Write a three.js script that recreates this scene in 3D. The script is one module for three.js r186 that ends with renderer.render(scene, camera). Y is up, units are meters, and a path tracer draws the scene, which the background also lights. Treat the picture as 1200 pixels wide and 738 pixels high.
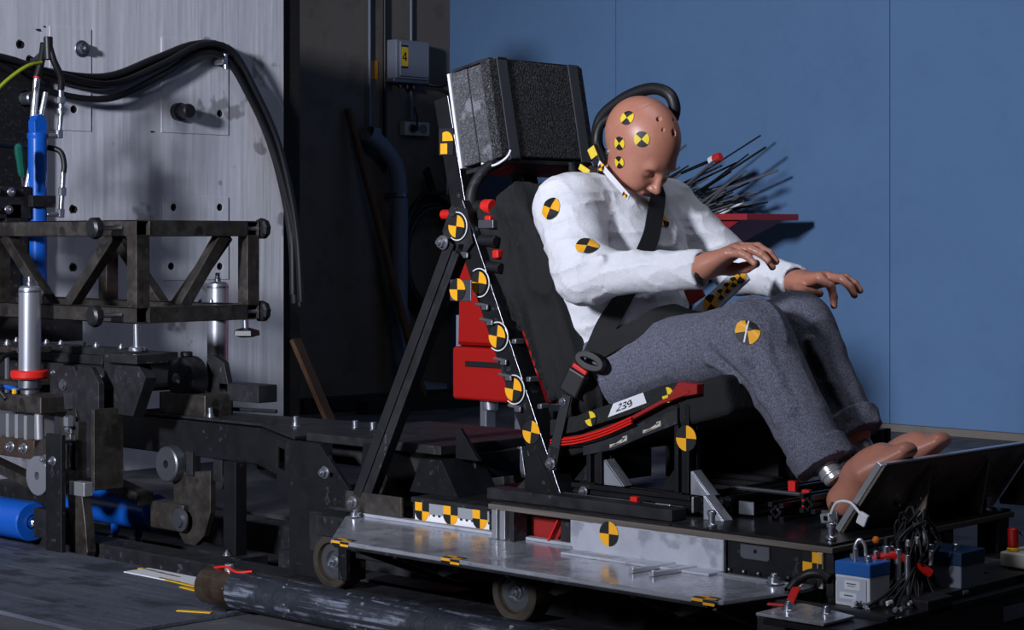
import * as THREE from 'three';
import { RoundedBoxGeometry } from 'three/addons/geometries/RoundedBoxGeometry.js';
import { mergeGeometries } from 'three/addons/utils/BufferGeometryUtils.js';
import { RectAreaLightUniformsLib } from 'three/addons/lights/RectAreaLightUniformsLib.js';

// ---------------------------------------------------------------- camera, light, exposure
const scene = new THREE.Scene();
scene.background = new THREE.Color(0x000000);
const FOCAL = 2300, TURN = 43.5 * Math.PI / 180;           // focal length in pixels of a 1200 x 738 frame
const RIGHT = new THREE.Vector3(Math.cos(TURN), 0, -Math.sin(TURN)), BACK = new THREE.Vector3(Math.sin(TURN), 0, Math.cos(TURN));
const camera = new THREE.PerspectiveCamera(2 * Math.atan(369 / FOCAL) * 180 / Math.PI, 1200 / 738, 0.1, 60);
camera.position.set(2.9706, 0.88, 3.5226);
camera.lookAt(camera.position.clone().sub(BACK));
camera.setViewOffset(1200, 738, 0, 89, 1200, 738);         // lens shifted down, verticals stay parallel
camera.updateProjectionMatrix();
scene.add(camera);
const renderer = new THREE.WebGLRenderer({ antialias: true });
renderer.toneMapping = THREE.LinearToneMapping;
renderer.toneMappingExposure = 1.0;
renderer.shadowMap.enabled = true;
RectAreaLightUniformsLib.init();
// studio spot with a wide soft-edged reflector, standing outside the frame behind and to the left of the viewer
const STUDIO_SPOT = { pos: [0.8, 3.05, 8.8], aim: [-1.75, 1.42, -1.4], dish: 0.6, cd: 455, half: 22.5, color: 0xeef2ff };
const CEILING_PANELS = [{ pos: [1.3, 4.46, 0.4], w: 2.4, h: 1.2, power: 3.4, color: 0xe8eeff }];

// ---------------------------------------------------------------- helpers
let seed = 7;
const rnd = () => { seed = (seed * 1664525 + 1013904223) >>> 0; return seed / 4294967296; };
const rr = (a, b) => a + (b - a) * rnd();
const V = (x, y, z) => new THREE.Vector3(x, y, z);
const A = (p) => (p.isVector3 ? p.clone() : new THREE.Vector3(...p));
const names = {};
function numbered(n) { const k = names[n] = (names[n] ?? -1) + 1; return k ? n + '_' + String(k).padStart(3, '0') : n; }
function plain(g) {
  const q = g.index ? g.toNonIndexed() : g, o = new THREE.BufferGeometry();
  o.setAttribute('position', q.attributes.position); o.setAttribute('normal', q.attributes.normal);
  const n = q.attributes.position.count;
  o.setAttribute('uv', q.attributes.uv ?? new THREE.BufferAttribute(new Float32Array(2 * n), 2));
  return o;
}
function boxUV(g) {                                          // texture coordinates in metres, by the way each face points
  const p = g.attributes.position.array, uv = g.attributes.uv.array;
  for (let i = 0; i < p.length / 9; i++) {
    const o = i * 9, ux = p[o + 3] - p[o], uy = p[o + 4] - p[o + 1], uz = p[o + 5] - p[o + 2], vx = p[o + 6] - p[o], vy = p[o + 7] - p[o + 1], vz = p[o + 8] - p[o + 2];
    const nx = Math.abs(uy * vz - uz * vy), ny = Math.abs(uz * vx - ux * vz), nz = Math.abs(ux * vy - uy * vx);
    for (let k = 0; k < 3; k++) {
      const x = p[o + 3 * k], y = p[o + 3 * k + 1], z = p[o + 3 * k + 2], t = i * 6 + 2 * k;
      if (nx >= ny && nx >= nz) { uv[t] = z; uv[t + 1] = y; } else if (ny >= nz) { uv[t] = x; uv[t + 1] = z; } else { uv[t] = x; uv[t + 1] = y; }
    }
  }
}
function geoOf(geos, mat) {
  const list = (Array.isArray(geos) ? geos : [geos]).flat(3).map(plain);
  const g = list.length > 1 ? mergeGeometries(list) : list[0];
  if (mat.userData.metric) boxUV(g);
  return g;
}
function offsetOf(o) { const v = V(0, 0, 0); while (o && o !== scene) { v.add(o.position); o = o.parent; } return v; }
function part(name, geos, mat, parent, label) {              // shapes are given in world metres; stored relative to the thing's base
  const g = geoOf(geos, mat), off = offsetOf(parent);
  g.translate(-off.x, -off.y, -off.z);
  const m = new THREE.Mesh(g, mat); m.name = name; m.castShadow = m.receiveShadow = true;
  if (label) m.userData.label = label;
  parent.add(m); return m;
}
function thing(name, label, category, at = [0, 0, 0], group) {
  const o = new THREE.Group(); o.name = numbered(name); o.position.set(...at); scene.add(o);
  o.userData = { label, category }; if (group) o.userData.group = group;
  return o;
}
function solo(name, geos, mat, label, category, group) {     // a thing that is one mesh
  const g = geoOf(geos, mat); g.computeBoundingBox(); const b = g.boundingBox;
  const c = V((b.min.x + b.max.x) / 2, b.min.y, (b.min.z + b.max.z) / 2);
  g.translate(-c.x, -c.y, -c.z);
  const m = new THREE.Mesh(g, mat); m.name = numbered(name); m.position.copy(c); m.castShadow = m.receiveShadow = true; scene.add(m);
  m.userData = { label, category }; if (group) m.userData.group = group;
  return m;
}
function struct(name, geos, mat, label) {
  const m = part(name, geos, mat, scene); m.userData.kind = 'structure'; m.userData.label = label; m.userData.category = name.split('_')[0];
  return m;
}
// shapes
function bx(w, h, d, x, y, z, { r = 0.002, rot } = {}) {
  const g = new RoundedBoxGeometry(w, h, d, 1, Math.min(r, w / 2.2, h / 2.2, d / 2.2));
  if (rot) g.applyMatrix4(new THREE.Matrix4().makeRotationFromEuler(new THREE.Euler(...rot)));
  g.translate(x, y, z); return g;
}
const span = (x0, x1, y0, y1, z0, z1, o) => bx(Math.abs(x1 - x0), Math.abs(y1 - y0), Math.abs(z1 - z0), (x0 + x1) / 2, (y0 + y1) / 2, (z0 + z1) / 2, o);
function along(g, a, b, up = V(0, 1, 0)) {                   // local +x laid along a -> b
  const x = b.clone().sub(a).normalize(); let z = x.clone().cross(up); if (z.lengthSq() < 1e-6) z = x.clone().cross(V(1, 0, 0)); z.normalize();
  const y = z.clone().cross(x), m = new THREE.Matrix4().makeBasis(x, y, z); m.setPosition(a.clone().add(b).multiplyScalar(0.5));
  g.applyMatrix4(m); return g;
}
function bar(a, b, h, w, o = {}) { a = A(a); b = A(b); const L = a.distanceTo(b); return along(new RoundedBoxGeometry(L, h, w, 1, Math.min(o.r ?? 0.002, h / 2.2, w / 2.2, L / 2.2)), a, b, o.up); }
function cyl(a, b, r0, r1 = r0, seg = 20, open = false) { a = A(a); b = A(b); const g = new THREE.CylinderGeometry(r1, r0, a.distanceTo(b), seg, 1, open); g.rotateZ(-Math.PI / 2); return along(g, a, b); }
function rod(a, b, r, seg = 20, c = 0.15) {                   // cylinder with chamfered rims
  a = A(a); b = A(b); const L = a.distanceTo(b), k = Math.min(r * c, L / 3);
  const g = new THREE.LatheGeometry([[0.0001, 0], [r - k, 0], [r, k], [r, L - k], [r - k, L], [0.0001, L]].map((p) => new THREE.Vector2(...p)), seg);
  g.computeVertexNormals(); const q = flat(g, 0.7); q.rotateZ(-Math.PI / 2); q.translate(-L / 2, 0, 0); return along(q, a, b);
}
function flat(g, ang = 0.6) {                                 // creased normals
  const q = g.index ? g.toNonIndexed() : g, p = q.attributes.position, n = q.attributes.normal, fa = [], map = new Map();
  const a = V(0, 0, 0), b = V(0, 0, 0), c = V(0, 0, 0);
  for (let i = 0; i < p.count; i += 3) { a.fromBufferAttribute(p, i); b.fromBufferAttribute(p, i + 1); c.fromBufferAttribute(p, i + 2); const f = b.sub(a).cross(c.sub(a)); fa.push(f.clone()); }
  const key = (i) => Math.round(p.getX(i) * 2e5) + ',' + Math.round(p.getY(i) * 2e5) + ',' + Math.round(p.getZ(i) * 2e5);
  for (let i = 0; i < p.count; i++) { const k = key(i); if (!map.has(k)) map.set(k, []); map.get(k).push(i / 3 | 0); }
  const cs = Math.cos(ang);
  for (let i = 0; i < p.count; i++) {
    const f = fa[i / 3 | 0], fl = f.length() || 1, s = V(0, 0, 0);
    for (const j of map.get(key(i))) { const h = fa[j], hl = h.length(); if (hl > 0 && f.dot(h) / (fl * hl) > cs) s.add(h); }
    if (s.lengthSq() === 0) s.copy(f).add(V(0, 1e-9, 0)); s.normalize(); n.setXYZ(i, s.x, s.y, s.z);
  }
  return q;
}
function lathe(profile, a, dir, seg = 28, crease = 0.6) {     // profile [radius, along] turned about the axis a + dir
  const g = flat(new THREE.LatheGeometry(profile.map((p) => new THREE.Vector2(Math.max(p[0], 1e-4), p[1])), seg), crease);
  const q = new THREE.Quaternion().setFromUnitVectors(V(0, 1, 0), A(dir).normalize()); g.applyQuaternion(q); g.translate(...A(a).toArray()); return g;
}
function tube(pts, r, seg = 24, rad = 8, closed = false) {
  return new THREE.TubeGeometry(new THREE.CatmullRomCurve3(pts.map(A), closed, 'centripetal'), seg, r, rad, closed);
}
function pl(pts, t, axis, at, { holes = [], bevel = 0.0012 } = {}) {   // plate cut from an outline, thickness t behind `at`
  const f = axis === 'x' ? (p) => new THREE.Vector2(-p[0], p[1]) : axis === 'y' ? (p) => new THREE.Vector2(p[0], -p[1]) : (p) => new THREE.Vector2(p[0], p[1]);
  const s = new THREE.Shape(pts.map(f));
  for (const [hx, hy, hr, n = 16] of holes) { const h = new THREE.Path(), c = f([hx, hy]); h.absarc(c.x, c.y, hr, 0, Math.PI * 2, true); s.holes.push(h); }
  const g = new THREE.ExtrudeGeometry(s, { depth: t - 2 * bevel, bevelEnabled: bevel > 0, bevelThickness: bevel, bevelSize: bevel, bevelOffset: -bevel, bevelSegments: 1, curveSegments: 16 });
  g.translate(0, 0, bevel);
  if (axis === 'x') g.rotateY(Math.PI / 2); else if (axis === 'y') g.rotateX(-Math.PI / 2);
  const o = at - t; g.translate(axis === 'x' ? o : 0, axis === 'y' ? o : 0, axis === 'z' ? o : 0); return g;
}
function hexBolt(p, dir, r = 0.009) {
  p = A(p); const d = A(dir).normalize();
  return [rod(p, p.clone().addScaledVector(d, r * 0.25), r * 1.35, 16), cyl(p.clone().addScaledVector(d, r * 0.25), p.clone().addScaledVector(d, r * 1.0), r, r * 0.96, 6), rod(p.clone().addScaledVector(d, r), p.clone().addScaledVector(d, r * 1.6), r * 0.5, 10)];
}
const bolt = (parent, p, dir, r, m) => part('bolt', hexBolt(p, dir, r), m ?? M.zinc, parent);

// ---------------------------------------------------------------- noise and textures
function tileNoise(n, s, ny = n) {
  let q = (s * 2654435761) >>> 0; const a = new Float32Array(n * ny); for (let i = 0; i < a.length; i++) { q = (q * 1664525 + 1013904223) >>> 0; a[i] = q / 4294967296; }
  return (u, v) => {                                          // u, v in 0..1, tiles
    const x = u * n, y = v * ny, i = Math.floor(x), j = Math.floor(y); let fx = x - i, fy = y - j; fx = fx * fx * (3 - 2 * fx); fy = fy * fy * (3 - 2 * fy);
    const i0 = ((i % n) + n) % n, i1 = (i0 + 1) % n, j0 = (((j % ny) + ny) % ny) * n, j1 = ((((j + 1) % ny) + ny) % ny) * n;
    return (a[j0 + i0] * (1 - fx) + a[j0 + i1] * fx) * (1 - fy) + (a[j1 + i0] * (1 - fx) + a[j1 + i1] * fx) * fy;
  };
}
function fbm(n, s, oct = 4, ny = n) { const f = []; for (let k = 0; k < oct; k++) f.push(tileNoise(n << k, s + k * 17, ny << k)); return (u, v) => { let t = 0, w = 0.5, W = 0; for (const g of f) { t += w * g(u, v); W += w; w *= 0.55; } return t / W; }; }
function tex(w, h, size, fn, color = true) {                  // size: metres covered by one tile
  const d = new Uint8Array(w * h * 4);
  for (let j = 0; j < h; j++) for (let i = 0; i < w; i++) { const c = fn(i / w, j / h), o = (j * w + i) * 4; if (typeof c === 'number') { d[o] = d[o + 1] = d[o + 2] = Math.max(0, Math.min(255, c * 255)); } else { d[o] = Math.min(255, Math.max(0, c[0])); d[o + 1] = Math.min(255, Math.max(0, c[1])); d[o + 2] = Math.min(255, Math.max(0, c[2])); } d[o + 3] = 255; }
  const t = new THREE.DataTexture(d, w, h); t.magFilter = THREE.LinearFilter; t.minFilter = THREE.LinearMipmapLinearFilter; t.generateMipmaps = true; t.wrapS = t.wrapT = THREE.RepeatWrapping;
  if (color) t.colorSpace = THREE.SRGBColorSpace; const s = Array.isArray(size) ? size : [size, size]; t.repeat.set(1 / s[0], 1 / s[1]); t.needsUpdate = true; return t;
}
const mix = (a, b, t) => a.map((x, i) => x + (b[i] - x) * t);
const sst = (a, b, x) => { const t = Math.min(1, Math.max(0, (x - a) / (b - a))); return t * t * (3 - 2 * t); };
function mat(o, phys) { const metric = !!(o.map || o.bumpMap || o.roughnessMap); const m = phys ? new THREE.MeshPhysicalMaterial(o) : new THREE.MeshStandardMaterial(o); m.userData.metric = metric; return m; }
const nG = tileNoise(84, 71), nG2 = tileNoise(110, 73), nH = tileNoise(72, 77, 40), nA = fbm(4, 3, 5), nB = fbm(8, 11, 4), nC = fbm(32, 23, 3), nD = tileNoise(256, 5), nS = fbm(3, 41, 5, 48), nS2 = fbm(64, 43, 3, 4), nE = fbm(16, 57, 4);
const T = {
  paint: tex(1024, 1024, 2.2, (u, v) => {                    // brushed white paint over concrete, stained
    const st = nS2(u, v), blot = nA(u, v), b2 = nE(u, v); let c = mix([196, 197, 208], [214, 214, 221], st);
    c = mix(c, [150, 150, 160], sst(0.60, 0.78, blot) * 0.5); c = mix(c, [168, 150, 128], sst(0.62, 0.8, nA(u + 0.37, v * 0.5 + 0.2)) * 0.35); c = mix(c, [110, 108, 112], sst(0.70, 0.78, b2) * 0.6); return c;
  }),
  paintBump: tex(1024, 1024, 2.2, (u, v) => 0.45 * nS2(u, v) + 0.35 * nB(u, v) + 0.2 * nC(u, v), false),
  blue: tex(512, 512, 1.3, (u, v) => mix(mix([72, 102, 140], [82, 113, 151], nA(u, v)), [87, 118, 154], 0.35 * nC(u, v) + 0.2 * nD(u, v))),
  blueBump: tex(512, 512, 1.3, (u, v) => 0.5 * nC(u, v) + 0.5 * nA(u, v), false),
  taupe: tex(512, 512, 1.5, (u, v) => mix(mix([98, 92, 87], [112, 105, 99], nA(u, v)), [84, 78, 74], sst(0.55, 0.8, nE(u, v)) * 0.5)),
  concrete: tex(1024, 1024, 1.8, (u, v) => { let c = mix([62, 63, 68], [92, 92, 96], nA(u, v)); c = mix(c, [44, 44, 48], sst(0.5, 0.75, nE(u, v)) * 0.6); c = mix(c, [120, 118, 114], sst(0.72, 0.85, nC(u, v)) * 0.5); return c; }),
  slate: tex(1024, 1024, [0.9, 0.6], (u, v) => { let c = mix([64, 69, 80], [100, 106, 120], nS(u, v)); c = mix(c, [46, 49, 58], sst(0.45, 0.75, nB(u, v)) * 0.8); c = mix(c, [120, 124, 134], sst(0.60, 0.72, nS(u + 0.3, v * 1.0 + 0.1)) * sst(0.4, 0.7, nA(u, v)) * 0.6); c = mix(c, [126, 110, 60], sst(0.80, 0.86, nC(u, v)) * 0.4); return c; }),
  scuff: tex(512, 512, 0.5, (u, v) => { let c = mix([30, 30, 33], [44, 44, 48], nE(u, v)); c = mix(c, [88, 88, 93], sst(0.66, 0.8, nC(u, v)) * sst(0.45, 0.7, nA(u, v)) * 0.8); return c; }),
  scuffRough: tex(512, 512, 0.5, (u, v) => 0.36 + 0.4 * nE(u, v), false),
  bare: tex(512, 512, [0.5, 0.5], (u, v) => { let c = mix([64, 60, 57], [104, 99, 94], nE(u, v)); c = mix(c, [44, 40, 38], sst(0.5, 0.75, nB(u, v)) * 0.8); c = mix(c, [92, 72, 52], sst(0.62, 0.8, nA(u + 0.2, v)) * 0.5); c = mix(c, [128, 125, 122], sst(0.5, 0.9, nC(u, v)) * 0.35); return c; }),
  bareRough: tex(512, 512, 0.5, (u, v) => 0.32 + 0.4 * nB(u, v), false),
  alu: tex(512, 512, [0.6, 0.6], (u, v) => { let c = mix([172, 175, 186], [208, 211, 220], nB(u, v)); c = mix(c, [136, 140, 152], sst(0.55, 0.75, nE(u, v)) * 0.55); return c; }),
  aluRough: tex(512, 512, [0.6, 0.6], (u, v) => 0.05 + 0.26 * nB(u, v) + 0.08 * nC(u, v), false),
  foam: tex(512, 512, 0.2, (u, v) => { const g = nG(u, v), h = nG2(u, v); let c = mix([16, 16, 18], [72, 72, 76], sst(0.2, 0.95, g)); c = mix(c, [150, 150, 155], sst(0.8, 0.98, h) * 0.75); return c; }),
  foamBump: tex(512, 512, 0.2, (u, v) => nG(u, v), false),
  chalk: tex(512, 512, 0.2, (u, v) => { const h = nG2(u, v), g = nG(u, v); let c = mix([40, 40, 44], [100, 100, 105], 0.4 * nE(u, v) + 0.6 * g); c = mix(c, [170, 170, 176], sst(0.75, 0.98, h) * 0.7); c = mix(c, [150, 150, 158], sst(0.62, 0.74, nA(u, v)) * 0.5); return c; }),
  heather: tex(512, 512, 0.085, (u, v) => { const g = 0.5 * nH(u, v) + 0.5 * nG(u, v), k = nC(u, v); let c = mix([58, 59, 72], [126, 127, 143], sst(0.1, 0.9, g)); c = mix(c, [172, 172, 188], sst(0.74, 0.92, nD(v, u)) * 0.5); return mix(c, [82, 83, 96], 0.3 * k); }),
  weave: tex(256, 256, 0.05, (u, v) => 0.5 + 0.25 * Math.sin(u * 2 * Math.PI * 32) + 0.25 * Math.sin(v * 2 * Math.PI * 32), false),
  cotton: tex(512, 512, 0.4, (u, v) => mix(mix([214, 215, 221], [228, 229, 233], nB(u, v)), [204, 205, 213], 0.4 * nC(u, v))),
  cottonBump: tex(512, 512, 0.4, (u, v) => 0.6 * nA(u, v) + 0.3 * nB(u, v) + 0.1 * nD(u, v), false),
  cloth: tex(512, 512, 0.4, (u, v) => mix(mix([13, 13, 15], [21, 21, 23], nB(u, v)), [32, 32, 35], 0.3 * nD(u, v))),
  skin: tex(512, 512, 0.3, (u, v) => mix(mix([176, 118, 98], [188, 130, 109], nB(u, v)), [164, 106, 88], 0.4 * nC(u, v))),
  wrap: tex(1024, 512, [0.5, 0.35], (u, v) => { let c = mix([26, 29, 36], [48, 52, 62], nE(u, v)); const k = nS(u, v); c = mix(c, [130, 136, 152], sst(0.48, 0.7, k) * sst(0.3, 0.65, nE(u + 0.3, v)) * 0.85); c = mix(c, [160, 164, 174], sst(0.68, 0.8, nC(u, v)) * sst(0.5, 0.7, nB(u, v)) * 0.8); return c; }),
  wrapBump: tex(512, 512, 0.3, (u, v) => 0.6 * nB(u, v) + 0.4 * nC(u, v), false),
  wood: tex(512, 512, [0.2, 0.8], (u, v) => mix([104, 72, 44], [70, 46, 28], nS2(u, v * 1.0))),
  ply: tex(512, 256, [0.6, 0.3], (u, v) => mix([112, 104, 96], [74, 66, 60], nS(u, v))),
  bronze: tex(512, 512, 0.5, (u, v) => { let c = mix([112, 102, 94], [150, 138, 126], nA(u, v)); return mix(c, [84, 72, 62], sst(0.5, 0.75, nB(u, v)) * 0.7); }),
  fleck: tex(512, 512, 0.25, (u, v) => mix([30, 30, 34], [70, 70, 76], sst(0.55, 0.9, nC(u, v)))),
};
const M = {
  paint: mat({ map: T.paint, bumpMap: T.paintBump, bumpScale: 0.006, roughness: 0.8 }),
  blue: mat({ map: T.blue, bumpMap: T.blueBump, bumpScale: 0.002, roughness: 0.9 }),
  taupe: mat({ map: T.taupe, bumpMap: T.blueBump, bumpScale: 0.002, roughness: 0.9 }),
  concrete: mat({ map: T.concrete, bumpMap: T.paintBump, bumpScale: 0.004, roughness: 0.75 }),
  slate: mat({ map: T.slate, bumpMap: T.wrapBump, bumpScale: 0.003, roughness: 0.6, metalness: 0.2 }),
  darkWall: mat({ map: T.taupe, color: 0x666666, roughness: 0.95 }),
  black: mat({ map: T.scuff, roughnessMap: T.scuffRough, roughness: 1, metalness: 0.35 }),
  blackSatin: mat({ map: T.scuff, roughness: 0.38, metalness: 0.5 }),
  bare: mat({ map: T.bare, roughnessMap: T.bareRough, roughness: 1, metalness: 0.8 }),
  alu: mat({ map: T.alu, roughnessMap: T.aluRough, roughness: 1, metalness: 0.55 }),
  aluDull: mat({ map: T.alu, bumpMap: T.wrapBump, bumpScale: 0.001, roughness: 0.5, metalness: 0.45 }),
  brightAlu: mat({ color: 0xd6d8de, roughness: 0.3, metalness: 0.8 }),
  tubeAlu: mat({ color: 0xb4b6c0, roughness: 0.34, metalness: 0.75 }),
  zinc: mat({ color: 0xb9bcc6, roughness: 0.3, metalness: 0.9 }),
  satinSteel: mat({ color: 0xc4c4ca, roughness: 0.32, metalness: 0.6 }),
  rodGrey: mat({ color: 0x6d7078, roughness: 0.4, metalness: 0.4 }),
  chrome: mat({ color: 0xd8d8dc, roughness: 0.12, metalness: 1 }),
  steel: mat({ color: 0x8d9098, roughness: 0.35, metalness: 0.9 }),
  plastic: mat({ color: 0x17171a, roughness: 0.45 }),
  rubber: mat({ color: 0x121214, roughness: 0.7 }),
  tyre: mat({ map: T.bare, color: 0x9a8f7c, roughness: 0.75 }),
  webbing: mat({ color: 0x141417, roughness: 0.75, bumpMap: T.weave, bumpScale: 0.0006 }),
  strapGrey: mat({ color: 0x34363d, roughness: 0.7, bumpMap: T.weave, bumpScale: 0.0006 }),
  foam: mat({ map: T.foam, bumpMap: T.foamBump, bumpScale: 0.0012, roughness: 0.95 }),
  valance: mat({ map: T.fleck, bumpMap: T.foamBump, bumpScale: 0.001, color: 0x9a9a9a, roughness: 0.8 }),
  chalk: mat({ map: T.chalk, bumpMap: T.foamBump, bumpScale: 0.0012, roughness: 0.95 }),
  heather: mat({ map: T.heather, bumpMap: T.cottonBump, bumpScale: 0.004, roughness: 0.95 }),
  cotton: mat({ map: T.cotton, bumpMap: T.cottonBump, bumpScale: 0.006, roughness: 0.85 }),
  cloth: mat({ map: T.cloth, bumpMap: T.cottonBump, bumpScale: 0.01, roughness: 0.9 }),
  skin: mat({ map: T.skin, roughness: 0.4 }),
  white: mat({ color: 0xdcdde2, roughness: 0.5 }),
  offWhite: mat({ color: 0xb9b4aa, roughness: 0.6 }),
  red: mat({ color: 0x98100c, roughness: 0.4 }),
  redDull: mat({ color: 0x8e1613, roughness: 0.5 }),
  redDark: mat({ color: 0x96222c, roughness: 0.55 }),
  redTape: mat({ color: 0xd01c14, roughness: 0.5 }),
  blueEnamel: mat({ color: 0x1457b8, roughness: 0.25 }, false),
  yellow: mat({ color: 0xd8a812, roughness: 0.5 }),
  orange: mat({ color: 0xc07a20, roughness: 0.6 }),
  greyPaint: mat({ color: 0x6c7486, roughness: 0.5 }),
  greyBox: mat({ color: 0x737a88, roughness: 0.5 }),
  wrap: mat({ map: T.wrap, bumpMap: T.wrapBump, bumpScale: 0.003, roughness: 0.5 }),
  rust: mat({ map: T.bronze, bumpMap: T.wrapBump, bumpScale: 0.0005, color: 0xf2e2d6, roughness: 0.3, metalness: 0.85 }),
  wood: mat({ map: T.wood, roughness: 0.7 }),
  ply: mat({ map: T.ply, roughness: 0.7 }),
  bronze: mat({ map: T.bronze, bumpMap: T.wrapBump, bumpScale: 0.003, roughness: 0.4, metalness: 0.35 }),
  darkBrown: mat({ map: T.scuff, color: 0x9a8878, roughness: 0.8 }),
  glassBlack: mat({ color: 0x0a0b0d, roughness: 0.15 }),
  green: mat({ color: 0x12564a, roughness: 0.35 }),
  greenYellow: mat({ color: 0x8c9a1e, roughness: 0.5 }),
  cable: mat({ color: 0x151518, roughness: 0.5 }),
};
// printed stickers
function canvasMat(w, h, draw, extra = {}) {
  const c = document.createElement('canvas'); c.width = w; c.height = h; draw(c.getContext('2d'), w, h);
  const t = new THREE.CanvasTexture(c); t.colorSpace = THREE.SRGBColorSpace; return mat2({ map: t, roughness: 0.55, ...extra });
}
function mat2(o) { const m = new THREE.MeshStandardMaterial(o); m.userData.metric = false; return m; }
const YEL = '#eea812', BLK = '#131313';
M.target = canvasMat(256, 256, (g, w) => { g.fillStyle = YEL; g.fillRect(0, 0, w, w); g.fillStyle = BLK; g.fillRect(0, 0, w / 2, w / 2); g.fillRect(w / 2, w / 2, w / 2, w / 2); });
M.targetLemon = canvasMat(128, 128, (g, w) => { g.fillStyle = '#e3c520'; g.fillRect(0, 0, w, w); g.fillStyle = BLK; g.fillRect(0, 0, w / 2, w / 2); g.fillRect(w / 2, w / 2, w / 2, w / 2); });
M.targetTaped = canvasMat(256, 256, (g, w) => { g.fillStyle = YEL; g.fillRect(0, 0, w, w); g.fillStyle = BLK; g.fillRect(0, 0, w / 2, w / 2); g.fillRect(w / 2, w / 2, w / 2, w / 2); g.strokeStyle = '#e8e8ee'; g.lineWidth = 15; g.beginPath(); g.moveTo(10, w * 0.36); g.lineTo(w - 30, w * 0.7); g.stroke(); });
function discGeo(p, n, r, rot = 0, seg = 28) {
  const g = new THREE.CircleGeometry(r, seg); g.rotateZ(rot);
  g.applyQuaternion(new THREE.Quaternion().setFromUnitVectors(V(0, 0, 1), A(n).normalize())); g.translate(...A(p).toArray()); return g;
}
function rectGeo(a, b, c, d) {                                // four corners: bottom left, bottom right, top right, top left
  const g = new THREE.BufferGeometry(); g.setAttribute('position', new THREE.Float32BufferAttribute([a, b, c, d].flatMap((p) => A(p).toArray()), 3));
  g.setAttribute('uv', new THREE.Float32BufferAttribute([0, 0, 1, 0, 1, 1, 0, 1], 2)); g.setIndex([0, 1, 2, 0, 2, 3]); g.computeVertexNormals(); return g;
}
const target = (parent, p, n, r, rot = 0, m = M.target) => part('target_marker', discGeo(p, n, r, rot), m, parent);

// ---------------------------------------------------------------- the room
const floor = struct('floor', [span(-6, 7, -0.3, -0.012, 0.37, 11, { r: 0.004 }), span(-6, 7, -0.3, 0, -4.4, -0.5, { r: 0.004 }), span(-6, 7, -0.3, -0.13, -0.5, 0.37, { r: 0.001 })], M.concrete, 'dark worn concrete floor with a sunken track pit');
for (const [x0, x1] of [[-3.6, -2.45], [-2.445, -1.32], [-1.315, -0.7]]) part('floor_plate', span(x0, x1, -0.012, 0, 0.372, 0.98, { r: 0.003 }), M.slate, floor, 'dark scuffed steel floor plate');
part('track_rail', span(-6, 2.5, -0.13, 0.02, 0.2, 0.3, { r: 0.006 }), M.black, floor);
part('track_rail', span(-6, 2.5, -0.13, 0.02, -0.36, -0.27, { r: 0.006 }), M.black, floor);
part('track_kerb', span(-0.62, 2.0, -0.13, 0.012, 0.302, 0.372, { r: 0.006 }), M.concrete, floor);
part('hazard_sheet', span(-1.34, -0.98, 0.0, 0.003, 0.39, 0.47, { r: 0.001 }), M.white, floor, 'white sheet on the floor plates');
for (const [x0, z0] of [[-1.36, 0.405], [-1.2, 0.46], [-1.05, 0.5]]) part('yellow_tape', bar([x0, 0.0015, z0], [x0 + 0.2, 0.0015, z0 + 0.015], 0.003, 0.014), M.yellow, floor, 'strip of yellow floor tape');
part('yellow_tape', bar([-0.80, 0.0015, 0.70], [-0.72, 0.0015, 0.66], 0.003, 0.014), M.yellow, floor, 'short strip of yellow floor tape');
const wallBack = struct('wall_back', span(-4.95, 7.2, -0.02, 4.6, -4.4, -4.22), M.blue, 'blue painted back wall');
const seams = [-4.84, -3.62, -1.97, -0.32, 1.33, 2.98, 4.63, 7];
for (let i = 0; i < seams.length - 1; i++) part('panel', span(seams[i] + 0.0015, seams[i + 1] - 0.0015, 0.03, 4.5, -4.22, -4.2, { r: 0.003 }), M.blue, wallBack);
struct('baseboard_back', span(-4.84, 7, 0, 0.035, -4.22, -4.17, { r: 0.004 }), M.taupe, 'low grey skirting at the foot of the blue wall');
const wallLeft = struct('wall_left', span(-5.0, -4.84, -0.02, 4.6, -4.3, 11), M.taupe, 'dim taupe side wall');
struct('wall_right', span(7, 7.2, -0.02, 4.6, -4.3, 11), M.darkWall, 'dark wall closing the hall');
struct('wall_front', span(-5, 7.2, -0.02, 4.6, 11, 11.2), M.darkWall, 'dark wall behind the viewer');
struct('ceiling', span(-5, 7.2, 4.5, 4.7, -4.4, 11.2), M.darkWall, 'dark hall ceiling');
struct('trim_1', span(-3.42, -3.22, 0, 2.1, -1.735, -1.638, { r: 0.004 }), M.darkBrown, 'dark brown post beside the white concrete block');

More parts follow.
